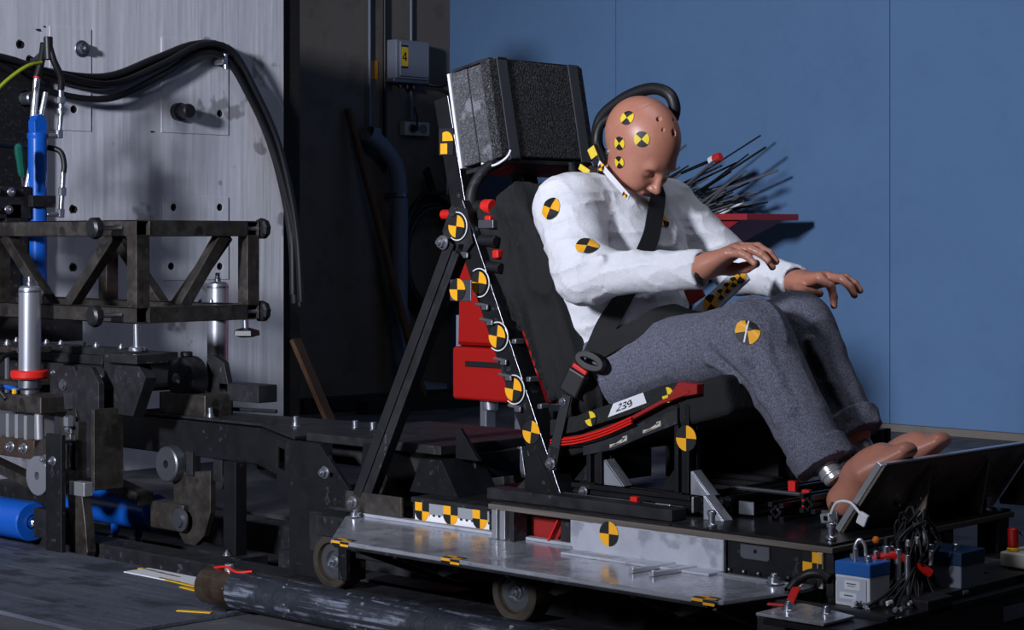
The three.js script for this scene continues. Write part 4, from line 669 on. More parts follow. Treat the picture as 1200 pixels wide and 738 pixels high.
{
  const hg = surfNet(headField, [-0.125, -0.14, -0.1], [0.135, 0.135, 0.1], 0.0032); hg.applyMatrix4(HM);
  part('body', [hg, surfNet(neckField, [-0.16, 0.86, -0.18], [0.1, 1.15, 0.18], 0.006), handGeo(handR, [0.384, 0.82, 0.205], [0, 0.22, 0.42], false), handGeo(handL, [0.337, 0.782, -0.205], [0, -0.02, 0.08], true), surfNet(footR, [0.5, 0.29, 0.03], [0.86, 0.56, 0.17], 0.004), surfNet(footL, [0.5, 0.29, -0.17], [0.86, 0.56, -0.03], 0.004)], M.skin, dummy, 'tan vinyl skin with a blank face');
}

// ---------------------------------------------------------------- test sled
const sled = thing('test_sled', 'wheeled steel test sled with an aluminium side shelf and black deck', 'sled', [0.1, 0.02, 0]);
{
  const t = sled;
  part('deck_board', span(-0.115, 0.812, 0.272, 0.284, -0.35, 0.35, { r: 0.002 }), M.ply, t, 'deck board with a raw brown edge');
  part('deck_sheet', span(0.41, 0.806, 0.2845, 0.29, -0.345, 0.345, { r: 0.0015 }), mat({ map: T.scuff, roughness: 0.28, metalness: 0.3 }), t, 'glossy black deck sheet'); 
  part('deck_sheet', span(-0.11, 0.405, 0.2845, 0.288, -0.345, 0.345, { r: 0.001 }), M.black, t);
  part('side_panel', pl([[0.145, 0.206], [0.135, 0.222], [0.135, 0.272], [0.55, 0.272], [0.55, 0.206]], 0.012, 'z', 0.352, { bevel: 0.002 }), M.aluDull, t, 'bare aluminium side panel');
  part('panel_foot', span(0.15, 0.55, 0.204, 0.210, 0.352, 0.40, { r: 0.002 }), M.aluDull, t);
  for (const x of [-0.10, -0.075]) part('deck_post', span(x - 0.009, x + 0.008, 0.205, 0.272, 0.325, 0.345), M.brightAlu, t);
  part('deck_post', span(-0.055, -0.04, 0.205, 0.272, 0.3, 0.345), M.black, t);
  part('inner_panel', span(-0.05, 0.14, 0.204, 0.255, 0.265, 0.275), M.redDull, t, 'red panel under the deck'); part('inner_bracket', bar([0.03, 0.21, 0.30], [0.06, 0.26, 0.30], 0.004, 0.02), M.redTape, t); part('inner_bracket', span(0.06, 0.11, 0.206, 0.27, 0.28, 0.3), M.black, t);
  part('side_channel', span(0.55, 0.80, 0.205, 0.272, 0.30, 0.338), M.blackSatin, t);
  part('cover_plate', pl([[0.585, 0.243], [0.592, 0.238], [0.65, 0.238], [0.657, 0.243], [0.657, 0.268], [0.585, 0.268]], 0.004, 'z', 0.342, { holes: [[0.622, 0.255, 0.004]] }), M.steel, t, 'grey cover plate with one hole');
  part('front_post', span(0.79, 0.808, 0.185, 0.272, 0.30, 0.34), M.black, t); part('front_post', span(0.772, 0.786, 0.2, 0.272, 0.335, 0.345), M.offWhite, t); part('front_post', span(0.76, 0.81, 0.18, 0.272, -0.33, -0.28), M.black, t); part('front_post', span(0.76, 0.81, 0.18, 0.272, -0.1, -0.06), M.black, t);
  for (const [x, z] of [[0.50, 0.325], [0.775, 0.30], [0.79, -0.27]]) part('tie_bolt', [rod([x, 0.288, z], [x, 0.324, z], 0.007, 14), rod([x, 0.29, z], [x, 0.298, z], 0.0115, 14), rod([x, 0.314, z], [x, 0.324, z], 0.0095, 14)], M.zinc, t);
  // aluminium shelf
  const SH = [[-0.365, 0.60], [0.70, 0.60], [0.728, 0.585], [0.765, 0.40], [0.765, 0.30], [-0.42, 0.27], [-0.64, 0.24], [-0.62, 0.33]];
  part('shelf', pl(SH, 0.01, 'y', 0.204, { bevel: 0.002 }), M.alu, t, 'long shiny aluminium shelf');
  part('shelf_lip', span(-0.36, 0.70, 0.187, 0.194, 0.585, 0.597), M.black, t);
  part('shelf_ridge', span(-0.6, 0.76, 0.204, 0.212, 0.285, 0.305), M.aluDull, t); part('shelf_edge_rib', span(0.52, 0.755, 0.204, 0.2085, 0.36, 0.372), M.brightAlu, t);
  for (let i = 0; i < 6; i++) part('rivet', new THREE.SphereGeometry(0.004, 8, 6).translate(0.56 + i * 0.036, 0.213, 0.345), M.steel, t);
  bolt(t, [0.70, 0.206, 0.385], [0, 1, 0], 0.013); bolt(t, [-0.585, 0.206, 0.33], [0, 1, 0], 0.011);
  for (const x of [-0.34, -0.22, 0.12, 0.46, 0.66]) part('shelf_strut', bar([x, 0.10, 0.33], [x + 0.04, 0.188, 0.575], 0.018, 0.012), M.black, t);
  for (const x of [-0.22, 0.12, 0.46]) part('strut_gusset', pl([[x - 0.14, 0.192], [x + 0.06, 0.192], [x + 0.1, 0.14], [x + 0.04, 0.12]], 0.006, 'z', 0.43), M.blackSatin, t);
  part('chassis_beam', span(-0.78, 1.0, 0.10, 0.2, 0.22, 0.31, { r: 0.004 }), M.black, t); part('chassis_beam', span(-0.78, 1.0, 0.10, 0.2, -0.31, -0.22, { r: 0.004 }), M.black, t);
  part('outer_beam', span(-0.45, 1.0, 0.168, 0.19, 0.42, 0.45, { r: 0.003 }), M.black, t);
  for (const x of [-0.7, -0.3, 0.15, 0.6, 0.95]) part('cross_beam', span(x - 0.03, x + 0.03, 0.12, 0.2, -0.22, 0.22), M.black, t);
  for (const [x, z, s] of [[-0.056, 0.27, 1], [-0.675, 0.27, 1], [0.85, 0.27, 1], [-0.056, -0.335, 1], [-0.675, -0.335, 1]]) {
    const w = part('wheel', lathe([[0.04, 0], [0.064, 0], [0.067, 0.004], [0.067, 0.056], [0.064, 0.06], [0.047, 0.06], [0.045, 0.05], [0.04, 0.05]], [x, 0.087, z], [0, 0, s], 40), M.tyre, t, 'worn steel castor wheel');
    part('hub', lathe([[0, 0.056], [0.008, 0.056], [0.008, 0.048], [0.014, 0.048], [0.016, 0.042], [0.022, 0.042], [0.026, 0.05], [0.04, 0.05], [0.043, 0.046], [0.045, 0.04], [0.045, 0.0], [0, 0]], [x, 0.087, z], [0, 0, s], 32), M.steel, w);
    part('axle_nut', hexBolt([x, 0.087, z + 0.046], [0, 0, 1], 0.011), M.zinc, w);
  }
  part('wheel_fork', [span(-0.63, -0.60, 0.05, 0.19, 0.33, 0.345), span(-0.6, -0.5, 0.12, 0.19, 0.3, 0.33)], M.blackSatin, t); part('wheel_fork', span(-0.72, -0.62, 0.15, 0.2, 0.25, 0.34), M.black, t);
  bolt(t, [-0.615, 0.14, 0.345], [0, 0, 1], 0.009); bolt(t, [-0.59, 0.155, 0.33], [0, 0, 1], 0.008);
  // bracket and ruler strip at the rear
  part('rear_bracket', span(-0.655, -0.453, 0.212, 0.262, 0.292, 0.30, { r: 0.002 }), M.bare, t, 'flat worn bracket plate'); bolt(t, [-0.625, 0.236, 0.30], [0, 0, 1], 0.011);
  part('rear_deck', span(-0.46, -0.115, 0.246, 0.26, -0.25, 0.262), M.black, t); part('rear_deck_web', span(-0.45, -0.12, 0.205, 0.246, 0.255, 0.265), M.black, t);
  part('ruler_strip', rectGeo([-0.44, 0.205, 0.2665], [-0.192, 0.205, 0.2665], [-0.192, 0.25, 0.2665], [-0.44, 0.25, 0.2665]), canvasMat(1024, 186, (g, w, h) => {
    g.fillStyle = '#8b8d93'; g.fillRect(0, 0, w, h); g.fillStyle = '#e9e9ec'; g.fillRect(0, h * 0.58, w, h * 0.42); g.fillStyle = BLK; for (let x = 20; x < w; x += 76) g.fillRect(x, h * 0.56, 38, 20);
    for (const x of [0, 400, 800]) { g.fillStyle = '#e9e9ec'; g.fillRect(x + 190, h * 0.5, 14, 30); g.save(); g.beginPath(); g.moveTo(x, 0); g.lineTo(x + 200, 0); g.lineTo(x + 200, 90); g.arc(x + 100, 80, 104, 0.1, Math.PI - 0.1); g.lineTo(x, 60); g.clip(); g.fillStyle = BLK; g.fillRect(x, 0, 220, 200); g.fillStyle = YEL; g.fillRect(x, 0, 100, 84); g.fillRect(x + 100, 84, 120, 120); g.restore(); }
  }), t, 'printed ruler strip with three yellow and black targets');
  part('rear_gusset', pl([[-0.72, 0.2], [-0.70, 0.366], [-0.655, 0.37], [-0.57, 0.21]], 0.10, 'z', 0.20), M.blackSatin, t); part('rear_gusset', pl([[-0.53, 0.26], [-0.49, 0.345], [-0.42, 0.345], [-0.36, 0.26]], 0.14, 'z', 0.20), M.blackSatin, t); part('rear_gusset', pl([[-0.42, 0.345], [-0.42, 0.42], [-0.405, 0.42], [-0.34, 0.345]], 0.012, 'z', 0.15), M.blackSatin, t); part('rear_floor', span(-0.76, -0.12, 0.2, 0.21, -0.25, 0.262), M.black, t);
  // targets printed on the sled
  target(t, [0.247, 0.253, 0.3535], [0, 0, 1], 0.0265); part('target_marker', rectGeo([0.735, 0.228, 0.339], [0.785, 0.228, 0.3465], [0.785, 0.27, 0.3465], [0.735, 0.27, 0.339]), M.target, t);
  const flag = (x0, x1, z, m) => part('edge_marker', rectGeo([x0, 0.193, z], [x1, 0.193, z], [x1, 0.2035, z], [x0, 0.2035, z]), m, t);
  const chk = canvasMat(128, 64, (g, w, h) => { g.fillStyle = BLK; g.fillRect(0, 0, w, h); g.fillStyle = YEL; g.fillRect(0, 0, w / 2, h / 2); g.fillRect(w / 2, h / 2, w / 2, h / 2); });
  for (const [x, z] of [[-0.36, 0.6015], [-0.01, 0.6015], [0.665, 0.6015]]) { flag(x, x + 0.055, z, chk); part('edge_marker', rectGeo([x, 0.2052, 0.6], [x + 0.055, 0.2052, 0.6], [x + 0.055, 0.2052, 0.575], [x, 0.2052, 0.575]), chk, t); }
  // front extension carrying the batteries
  part('front_deck', span(0.815, 1.0, 0.17, 0.182, -0.5, 0.58, { r: 0.002 }), M.blackSatin, t); part('front_skirt', span(0.985, 0.998, 0.08, 0.17, -0.5, 0.58), M.black, t); part('front_slot', span(0.998, 1.0, 0.12, 0.15, -0.05, 0.03, { r: 0.008 }), M.steel, t); part('front_box', span(0.83, 0.985, 0.09, 0.17, -0.3, 0.1), M.black, t);
  part('corner_bracket', pl([[0.80, 0.58], [0.95, 0.58], [0.95, 0.48], [0.80, 0.44]], 0.006, 'y', 0.19), M.alu, t, 'bright corner bracket'); bolt(t, [0.83, 0.19, 0.52], [0, 1, 0], 0.011); bolt(t, [0.90, 0.19, 0.50], [0, 1, 0], 0.009);
  part('corner_web', span(0.75, 0.985, 0.09, 0.17, 0.5, 0.51), M.black, t);
}
// tilted foot plate
{
  const t = thing('foot_plate', 'tilted metal foot plate with a dull bronze underside', 'foot plate', [0.78, 0.29, -0.08]);
  const a = [0.722, 0.291], b = [0.824, 0.437];
  const slab = (off, th) => { const dx = b[0] - a[0], dy = b[1] - a[1], L = Math.hypot(dx, dy), nx = dy / L, ny = -dx / L; return pl([[a[0] + nx * off, a[1] + ny * off], [b[0] + nx * off, b[1] + ny * off], [b[0] + nx * (off + th), b[1] + ny * (off + th)], [a[0] + nx * (off + th), a[1] + ny * (off + th)]], 0.60, 'z', 0.2, { bevel: 0.0008 }); };
  part('tread', slab(0, 0.006), M.alu, t); part('backing', slab(0.0065, 0.006), M.bronze, t, 'dull bronze backing sheet');
  part('top_flange', span(0.82, 0.838, 0.432, 0.437, -0.40, 0.2), M.brightAlu, t);
  for (const z of [0.02, -0.21, -0.395]) part('rib', pl([[0.748, 0.30], [0.83, 0.418], [0.81, 0.292], [0.75, 0.291]], 0.006, 'z', z), M.bronze, t);
  part('near_edge', bar([0.724, 0.293, 0.202], [0.824, 0.436, 0.202], 0.013, 0.004, { up: V(-0.8, 0.6, 0) }), M.brightAlu, t);
}
// black aluminium extrusions that carry the seat
{
  const t = thing('extrusion_stand', 'black aluminium extrusion stand bolted under the car seat', 'stand', [0.2, 0.29, 0]);
  const ex = (a, b, s = 0.04) => { const g = []; const p = A(a), q = A(b), d = q.clone().sub(p).normalize(), up = Math.abs(d.y) > 0.9 ? V(1, 0, 0) : V(0, 1, 0), sd = d.clone().cross(up).normalize(), u2 = sd.clone().cross(d), k = s / 2 - s * 0.14; g.push(bar(p, q, s * 0.45, s * 0.45, { up })); for (const i of [-1, 1]) for (const j of [-1, 1]) { const o = u2.clone().multiplyScalar(i * k).addScaledVector(sd, j * k); g.push(bar(p.clone().add(o), q.clone().add(o), s * 0.28, s * 0.28, { up, r: 0.0015 })); } g.push(bar(p, q, s * 0.7, s * 0.2, { up, r: 0.001 }), bar(p, q, s * 0.2, s * 0.7, { up, r: 0.001 })); return g; };
  for (const z of [0.2, -0.18]) { part('rail', ex([0.02, 0.312, z], [0.36, 0.312, z]), M.blackSatin, t); part('front_post', ex([0.337, 0.335, z], [0.337, 0.525, z]), M.blackSatin, t); part('rear_post', ex([0.09, 0.335, z], [0.09, 0.42, z], 0.045), M.blackSatin, t); }
  part('long_rail', ex([0.38, 0.31, 0.19], [0.80, 0.31, 0.19].map((v, i) => i === 0 ? 0.44 : v)), M.blackSatin, t);
  for (const [x, y] of [[0.40, 0.31], [0.54, 0.308], [0.62, 0.332]]) part('cross_rail', ex([x, y, 0.16], [x, y, -0.33]), M.blackSatin, t);
  part('cross_rail', ex([0.36, 0.312, 0.16], [0.36, 0.312, -0.16]), M.blackSatin, t); part('far_post', ex([0.52, 0.33, -0.2], [0.52, 0.46, -0.2]), M.blackSatin, t); part('far_post', ex([0.56, 0.33, -0.2], [0.56, 0.46, -0.2]), M.blackSatin, t);
  const gus = (x, y, z, s, dir) => part('gusset', [pl([[x, y], [x + dir * s, y], [x, y + s]], 0.004, 'z', z), pl([[x, y], [x + dir * s, y], [x, y + s]], 0.004, 'z', z - 0.034), bar([x + dir * s, y, z - 0.019], [x, y + s, z - 0.019], 0.003, 0.03)], M.alu, t, 'bright corner gusset');
  gus(0.36, 0.334, 0.217, 0.05, 1); gus(0.115, 0.334, 0.217, 0.055, 1); gus(0.42, 0.29, 0.25, 0.05, 1); part('gusset', pl([[0.317, 0.334], [0.26, 0.334], [0.317, 0.40]], 0.006, 'z', 0.20), M.blackSatin, t); part('gusset', pl([[0.066, 0.334], [0.01, 0.334], [0.066, 0.39]], 0.006, 'z', 0.20), M.blackSatin, t); part('gusset', pl([[0.50, 0.33], [0.44, 0.33], [0.50, 0.41]], 0.006, 'z', -0.19), M.blackSatin, t);
  part('end_cap', span(0.362, 0.368, 0.294, 0.33, 0.182, 0.218), M.brightAlu, t, 'cut alloy end of the rail'); part('profile_end', span(0.302, 0.345, 0.292, 0.316, 0.262, 0.268, { r: 0.003 }), M.brightAlu, t); part('profile_slot', span(0.314, 0.333, 0.296, 0.312, 0.268, 0.2695, { r: 0.004 }), M.black, t);
  for (const [x, y, z, h] of [[0.243, 0.312, 0.262, 0.024], [0.50, 0.345, 0.04, 0.03], [0.585, 0.335, 0.11, 0.04]]) part('red_clip', bx(0.02, h, 0.014, x, y, z, { r: 0.003 }), M.redTape, t, 'red plastic clip');
  part('tie_rod', rod([0.02, 0.308, 0.245], [0.36, 0.308, 0.245], 0.004, 8), M.steel, t); part('tie_rod', rod([0.35, 0.335, 0.06], [0.78, 0.335, 0.06], 0.005, 8), M.steel, t);
  for (const x of [0.45, 0.66]) part('joint_plate', span(x, x + 0.04, 0.296, 0.325, 0.162, 0.168), M.steel, t);
  part('far_cover', [span(-0.06, 0.30, 0.30, 0.47, -0.225, -0.215)], M.black, t); part('far_cover', span(-0.10, -0.09, 0.30, 0.48, -0.2, 0.15), M.black, t);
  target(t, [0.352, 0.454, 0.2225], [0, 0, 1], 0.0275);
  bolt(t, [0.06, 0.315, 0.222], [0, 0, 1], 0.009);
}
// steel frame that holds the seat back and the head foam
{
  const t = thing('seat_back_frame', 'black angle-steel back frame with printed targets and a long brace', 'frame', [-0.2, 0.29, 0.1]);
  const ang = (name, a, b, z, w, dep) => { const p = V(a[0], a[1], z), q = V(b[0], b[1], z), d = q.clone().sub(p).normalize(), n = V(d.y, -d.x, 0); if (n.x < 0) n.negate(); const m = part(name, [bar(p, q, 0.004, w, { up: V(0, 0, 1), r: 0.001 })], M.blackSatin, t); part('flange', bar(p.clone().addScaledVector(n, w / 2 - 0.002).add(V(0, 0, -dep / 2)), q.clone().addScaledVector(n, w / 2 - 0.002).add(V(0, 0, -dep / 2)), 0.004, dep, { up: n, r: 0.001 }), M.blackSatin, m); part('worn_edge', bar(p.clone().addScaledVector(n, w / 2 - 0.001).add(V(0, 0, 0.002)), q.clone().addScaledVector(n, w / 2 - 0.001).add(V(0, 0, 0.002)), 0.0018, 0.0018), M.zinc, m, 'bright worn edge'); return m; };
  ang('upright', [-0.002, 0.287], [-0.318, 0.96], 0.25, 0.055, 0.05); ang('upper_post', [-0.40, 0.93], [-0.468, 1.225], 0.15, 0.05, 0.05); part('post_link', bar([-0.41, 0.945, 0.14], [-0.30, 0.93, 0.245], 0.05, 0.012), M.blackSatin, t);
  ang('upright', [-0.07, 0.40], [-0.318, 0.96], -0.02, 0.045, 0.05); ang('upper_post', [-0.355, 0.93], [-0.43, 1.22], -0.03, 0.04, 0.05);
  { const p = V(-0.612, 0.252, 0.30), q = V(-0.302, 0.872, 0.285); const m = part('brace', bar(p, q, 0.028, 0.004, { up: V(1, 0, 0) }), mat({ map: T.scuff, color: 0xffffff, roughness: 0.5, metalness: 0.4 }), t, 'long scuffed brace bar'); part('flange', bar(p.clone().add(V(0.024, -0.004, -0.025)), q.clone().add(V(0.024, -0.004, -0.025)), 0.004, 0.046, { up: V(0.9, -0.43, 0) }), M.black, m); }
  part('brace_web', bar([-0.585, 0.25, 0.295], [-0.29, 0.85, 0.28], 0.03, 0.004, { up: V(1, 0, 0) }), M.black, t);
  part('foot_tube', span(-0.15, 0.39, 0.289, 0.314, 0.268, 0.318, { r: 0.002 }), M.black, t, 'black foot tube on the deck'); part('foot_plate', pl([[-0.09, 0.29], [-0.09, 0.38], [-0.055, 0.40], [0.02, 0.29]], 0.006, 'z', 0.256), M.blackSatin, t);
  part('rear_foot', pl([[-0.15, 0.29], [-0.105, 0.33], [-0.10, 0.29]], 0.03, 'z', 0.24), M.black, t);
  part('shelf_bar', [rod([-0.31, 0.945, 0.27], [-0.31, 0.945, -0.06], 0.013, 14), rod([-0.27, 0.90, 0.24], [-0.27, 0.90, -0.05], 0.012, 14)], M.black, t);
  part('hinge_plate', pl([[-0.335, 0.85], [-0.35, 0.90], [-0.32, 0.96], [-0.27, 0.95], [-0.25, 0.87], [-0.29, 0.83]], 0.006, 'z', 0.264), M.black, t); bolt(t, [-0.318, 0.872, 0.292], [0, 0, 1], 0.013);
  part('red_clamp', [rod([-0.262, 0.955, 0.21], [-0.235, 0.955, 0.21], 0.019, 14)], M.redTape, t, 'red clamp sleeve'); part('clamp_body', rod([-0.30, 0.955, 0.21], [-0.262, 0.955, 0.21], 0.017, 14), M.plastic, t); part('red_clamp', bx(0.02, 0.03, 0.03, -0.235, 0.92, 0.215, { r: 0.004 }), M.redTape, t); part('clamp_body', rod([-0.25, 0.878, 0.235], [-0.2, 0.874, 0.235], 0.014, 12), M.plastic, t); part('clamp_body', rod([-0.235, 0.818, 0.235], [-0.185, 0.812, 0.235], 0.013, 12), M.plastic, t); part('red_clamp', bx(0.02, 0.02, 0.02, -0.2, 0.845, 0.23, { r: 0.004 }), M.redTape, t); part('bracket', span(-0.26, -0.21, 0.905, 0.925, 0.21, 0.235), M.steel, t); part('red_clamp', [bx(0.03, 0.022, 0.05, -0.315, 1.005, -0.04, { r: 0.004 }), bx(0.016, 0.035, 0.012, -0.345, 0.995, 0.012, { r: 0.004 })], M.redTape, t);
  part('hoop', tube([[-0.30, 0.96, 0.22], [-0.30, 1.0, 0.21], [-0.29, 1.045, 0.18], [-0.28, 1.07, 0.12]], 0.014, 20, 10), M.black, t); part('hoop', tube([[-0.25, 1.07, -0.08], [-0.25, 1.03, -0.09], [-0.27, 1.0, -0.08]], 0.012, 12, 8), M.black, t);
  // printed targets, looped tape and small screws down the near upright
  const P = [[-0.3, 0.91], [-0.239, 0.778], [-0.179, 0.655], [-0.127, 0.535], [-0.071, 0.441]];
  P.forEach(([x, y], i) => { target(t, [x, y, 0.2545 + (i === 0 ? 0.012 : 0)], [0, 0, 1], 0.0265, -0.12); if (i < 4) part('wire_loop', new THREE.TorusGeometry(0.033, 0.0016, 6, 30, 4.4).rotateZ(-2.2).translate(x + 0.004, y, 0.256 + (i === 0 ? 0.012 : 0)), M.white, t, 'thin white wire loop'); });
  part('target_marker', discGeo([-0.278, 0.762, 0.285], [0, 0, 1], 0.026), M.target, t); part('target_tab', span(-0.305, -0.235, 0.735, 0.785, 0.279, 0.283), M.steel, t);
  part('target_marker', rectGeo([-0.472, 1.085, 0.1555], [-0.422, 1.085, 0.1555], [-0.422, 1.15, 0.1555], [-0.472, 1.15, 0.1555]), canvasMat(96, 128, (g, w, h) => { g.fillStyle = BLK; g.fillRect(0, 0, w, h); g.fillStyle = YEL; g.beginPath(); g.arc(w / 2, h / 2 - 4, 46, Math.PI, 0); g.fill(); g.fillStyle = BLK; g.fillRect(0, 0, w * 0.25, h / 2); g.fillStyle = YEL; g.fillRect(10, h * 0.56, 46, h * 0.4); }), t);
  for (const [x, y] of [[-0.275, 0.845], [-0.21, 0.725], [-0.195, 0.69], [-0.15, 0.60], [-0.135, 0.565], [-0.105, 0.495]]) part('wing_screw', [rod([x - 0.03, y + 0.004, 0.262], [x + 0.008, y, 0.262], 0.004, 8), bx(0.02, 0.012, 0.006, x, y - 0.004, 0.262, { r: 0.003 })], M.zinc, t);
  for (const [x, y] of [[-0.32, 0.945], [-0.13, 0.645], [-0.085, 0.56], [-0.05, 0.50]]) part('clip', bx(0.014, 0.012, 0.03, x + 0.0, y, 0.235, { r: 0.003 }), M.zinc, t);
}
// black car seat
{
  const t = thing('car_seat', 'black cloth car seat with a red trimmed cushion and number label', 'car seat', [0.0, 0.38, 0]);
  const ax = [-0.235, 0.965], bx0 = [0.0, 0.47];
  const back = (x, y, z) => { const dx = bx0[0] - ax[0], dy = bx0[1] - ax[1], L = Math.hypot(dx, dy), ux = dx / L, uy = dy / L, s = (x - ax[0]) * ux + (y - ax[1]) * uy, n = (x - ax[0]) * -uy + (y - ax[1]) * ux; 
    const qs = Math.abs(s - L / 2) - L / 2 + 0.02, th = 0.05 + 0.012 * Math.sin(s * 9), qn = Math.abs(n - 0.03) - th, qz = Math.abs(z + 0.01) - 0.215 + 0.02 * s, e = (v) => Math.max(v, 0); let d = Math.sqrt(e(qs) ** 2 + e(qn) ** 2 + e(qz) ** 2) + Math.min(Math.max(qs, qn, qz), 0) - 0.018;
    if (d < 0.04) { const w = ridge(vn(n * 26 + s * 3 + 3, s * 4.5 - z * 3, z * 14)), w2 = ridge(vn(n * 40 + s * 9, s * 11 + 5, z * 26)); d += 0.026 * (0.4 - w * w) + 0.008 * (0.5 - w2 * w2); } return d; };
  part('backrest', surfNet(back, [-0.36, 0.38, -0.28], [0.13, 1.05, 0.27], 0.008), M.cloth, t, 'creased black cloth backrest cover');
  const C0 = V(-0.04, 0.415, 0), C1 = V(0.46, 0.55, 0);
  const cush = (x, y, z) => { const dx = C1.x - C0.x, dy = C1.y - C0.y, L = Math.hypot(dx, dy), ux = dx / L, uy = dy / L, s = (x - C0.x) * ux + (y - C0.y) * uy, n = (x - C0.x) * -uy + (y - C0.y) * ux, e = (v) => Math.max(v, 0), dip = 0.04 * sst(0.16, 0.02, Math.abs(Math.abs(z) - 0.09)) * sst(0.47, 0.2, s); const qs = Math.abs(s - L / 2) - L / 2 + 0.02, qn = Math.abs(n - 0.005) - 0.028, qz = Math.abs(z) - 0.20; return Math.sqrt(e(qs) ** 2 + e(qn) ** 2 + e(qz) ** 2) + Math.min(Math.max(qs, qn, qz), 0) - 0.016 + (n > 0 ? dip * 0.4 : 0); };
  part('cushion', surfNet(cush, [-0.1, 0.36, -0.26], [0.5, 0.66, 0.26], 0.009), M.cloth, t);
  const strip = (pts, h, zz, th, m, nm, lb) => { const top = pts.map(([x, y]) => [x, y + h / 2]), bot = pts.map(([x, y]) => [x, y - h / 2]).reverse(); return part(nm, pl([...bot.reverse(), ...top.reverse()], th, 'z', zz), m, t, lb); };
  const curve = [[-0.03, 0.452], [0.05, 0.466], [0.12, 0.49], [0.2, 0.513], [0.29, 0.545], [0.34, 0.556]];
  strip(curve, 0.036, 0.236, 0.02, M.valance, 'side_valance', 'grey black side valance');
  const rc = [[-0.02, 0.425], [0.06, 0.437], [0.14, 0.46], [0.22, 0.492], [0.30, 0.53], [0.375, 0.556]]; strip(rc, 0.009, 0.242, 0.02, M.redDull, 'red_trim', 'red trim along the cushion edge'); part('red_corner', pl([[0.31, 0.535], [0.345, 0.575], [0.395, 0.572], [0.395, 0.552]], 0.03, 'z', 0.24), M.redDull, t, 'red cushion corner');
  for (let k = 0; k < 3; k++) part('red_wire', tube(rc.slice(0, 4).map(([x, y]) => [x, y - 0.012 + 0.006 * k, 0.245]), 0.0025, 16, 5), M.redTape, t, 'red wire');
  strip([[0.06, 0.412], [0.15, 0.432], [0.24, 0.468], [0.33, 0.50]], 0.034, 0.225, 0.03, M.black, 'pan_rail'); for (const [x, y, l] of [[0.14, 0.43, 0.05], [0.235, 0.468, 0.05]]) part('worn_patch', pl([[x, y - 0.012], [x + l, y + 0.008], [x + l, y + 0.02], [x + l - 0.012, y + 0.016], [x + l - 0.016, y + 0.004], [x, y - 0.004]], 0.002, 'z', 0.2265), M.offWhite, t);
  part('number_label', rectGeo([0.145, 0.487, 0.2375], [0.255, 0.525, 0.2375], [0.245, 0.547, 0.2375], [0.16, 0.518, 0.2375]), canvasMat(320, 110, (g, w, h) => { g.fillStyle = '#d9d9de'; g.fillRect(0, 0, w, h); g.fillStyle = '#16161c'; g.font = 'bold 92px sans-serif'; g.textAlign = 'center'; g.fillText('239', w * 0.45, 88); }), t, 'white label reading 239');
  for (const [x, y] of [[0.095, 0.481], [0.315, 0.546]]) target(t, [x, y, 0.2395], [0, 0, 1], 0.0165, 0.3, M.targetLemon);
}
// foam block behind the head
{
  const t = thing('foam_headrest', 'big block of dark speckled foam strapped to a white backing board', 'foam block', [-0.33, 1.06, 0]);
  const tilt = 0.19, c = V(-0.325, 1.18, 0), q = new THREE.Matrix4().makeRotationZ(tilt).setPosition(c), put = (g) => { g.applyMatrix4(q); return g; };
  part('back_layer', put(bx(0.056, 0.232, 0.34, -0.045, 0, 0, { r: 0.004 })), M.chalk, t, 'grey rear foam layer'); part('front_layer', put(bx(0.044, 0.236, 0.335, 0.006, -0.002, 0, { r: 0.004 })), M.chalk, t, 'dusty foam layer'); part('face_layer', put(bx(0.03, 0.24, 0.34, 0.0435, 0.002, 0, { r: 0.005 })), M.foam, t, 'coarse black foam face');
  part('backing_board', put(bx(0.008, 0.236, 0.345, -0.078, 0, 0, { r: 0.002 })), M.white, t, 'white backing board');
  part('strap', [put(bx(0.004, 0.25, 0.034, 0.0605, 0, 0.125, { r: 0.0015 })), put(bx(0.15, 0.004, 0.034, -0.01, 0.125, 0.125, { r: 0.0015 })), put(bx(0.15, 0.004, 0.034, -0.01, -0.122, 0.125, { r: 0.0015 }))], M.strapGrey, t, 'dark grey strap'); part('strap', [put(bx(0.004, 0.25, 0.034, 0.0605, 0, -0.13, { r: 0.0015 }))], M.strapGrey, t);
  part('lower_sheet', put(bx(0.13, 0.012, 0.32, -0.01, -0.128, 0, { r: 0.003 })), M.black, t); part('red_tab', put(bx(0.02, 0.014, 0.02, -0.03, -0.135, 0.15, { r: 0.003 })), M.redTape, t); part('tie_wire', tube([[-0.31, 1.06, 0.17], [-0.27, 1.055, 0.17], [-0.235, 1.075, 0.16], [-0.235, 1.09, 0.15]], 0.003, 14, 6), M.white, t); part('red_tab', put(bx(0.06, 0.03, 0.03, 0.03, -0.145, -0.16, { r: 0.006 })), M.redDull, t);
  part('cap_sheet', put(bx(0.125, 0.008, 0.33, -0.012, 0.124, -0.005, { r: 0.003 })), M.black, t);
}
// printed targets on the dummy: [where, place, radius, turn, lemon yellow]
const DECALS = [['h', [0.06, 1.158, 0.071], 0.0175, 0.8, 1], ['h', [0.099, 1.108, 0.066], 0.018, 0.75, 1], ['h', [0.043, 1.1, 0.078], 0.0155, 0.9, 1], ['h', [0.036, 1.057, 0.07], 0.0145, 0.75, 1], ['s', [-0.006, 0.949, 0.26], 0.0265, 0.3], ['s', [0.12, 0.865, 0.279], 0.026, 0.25], ['s', [0.092, 0.924, -0.017], 0.02, 0.3], ['t', [0.483, 0.686, 0.18], 0.0285, 1.4, 2]];

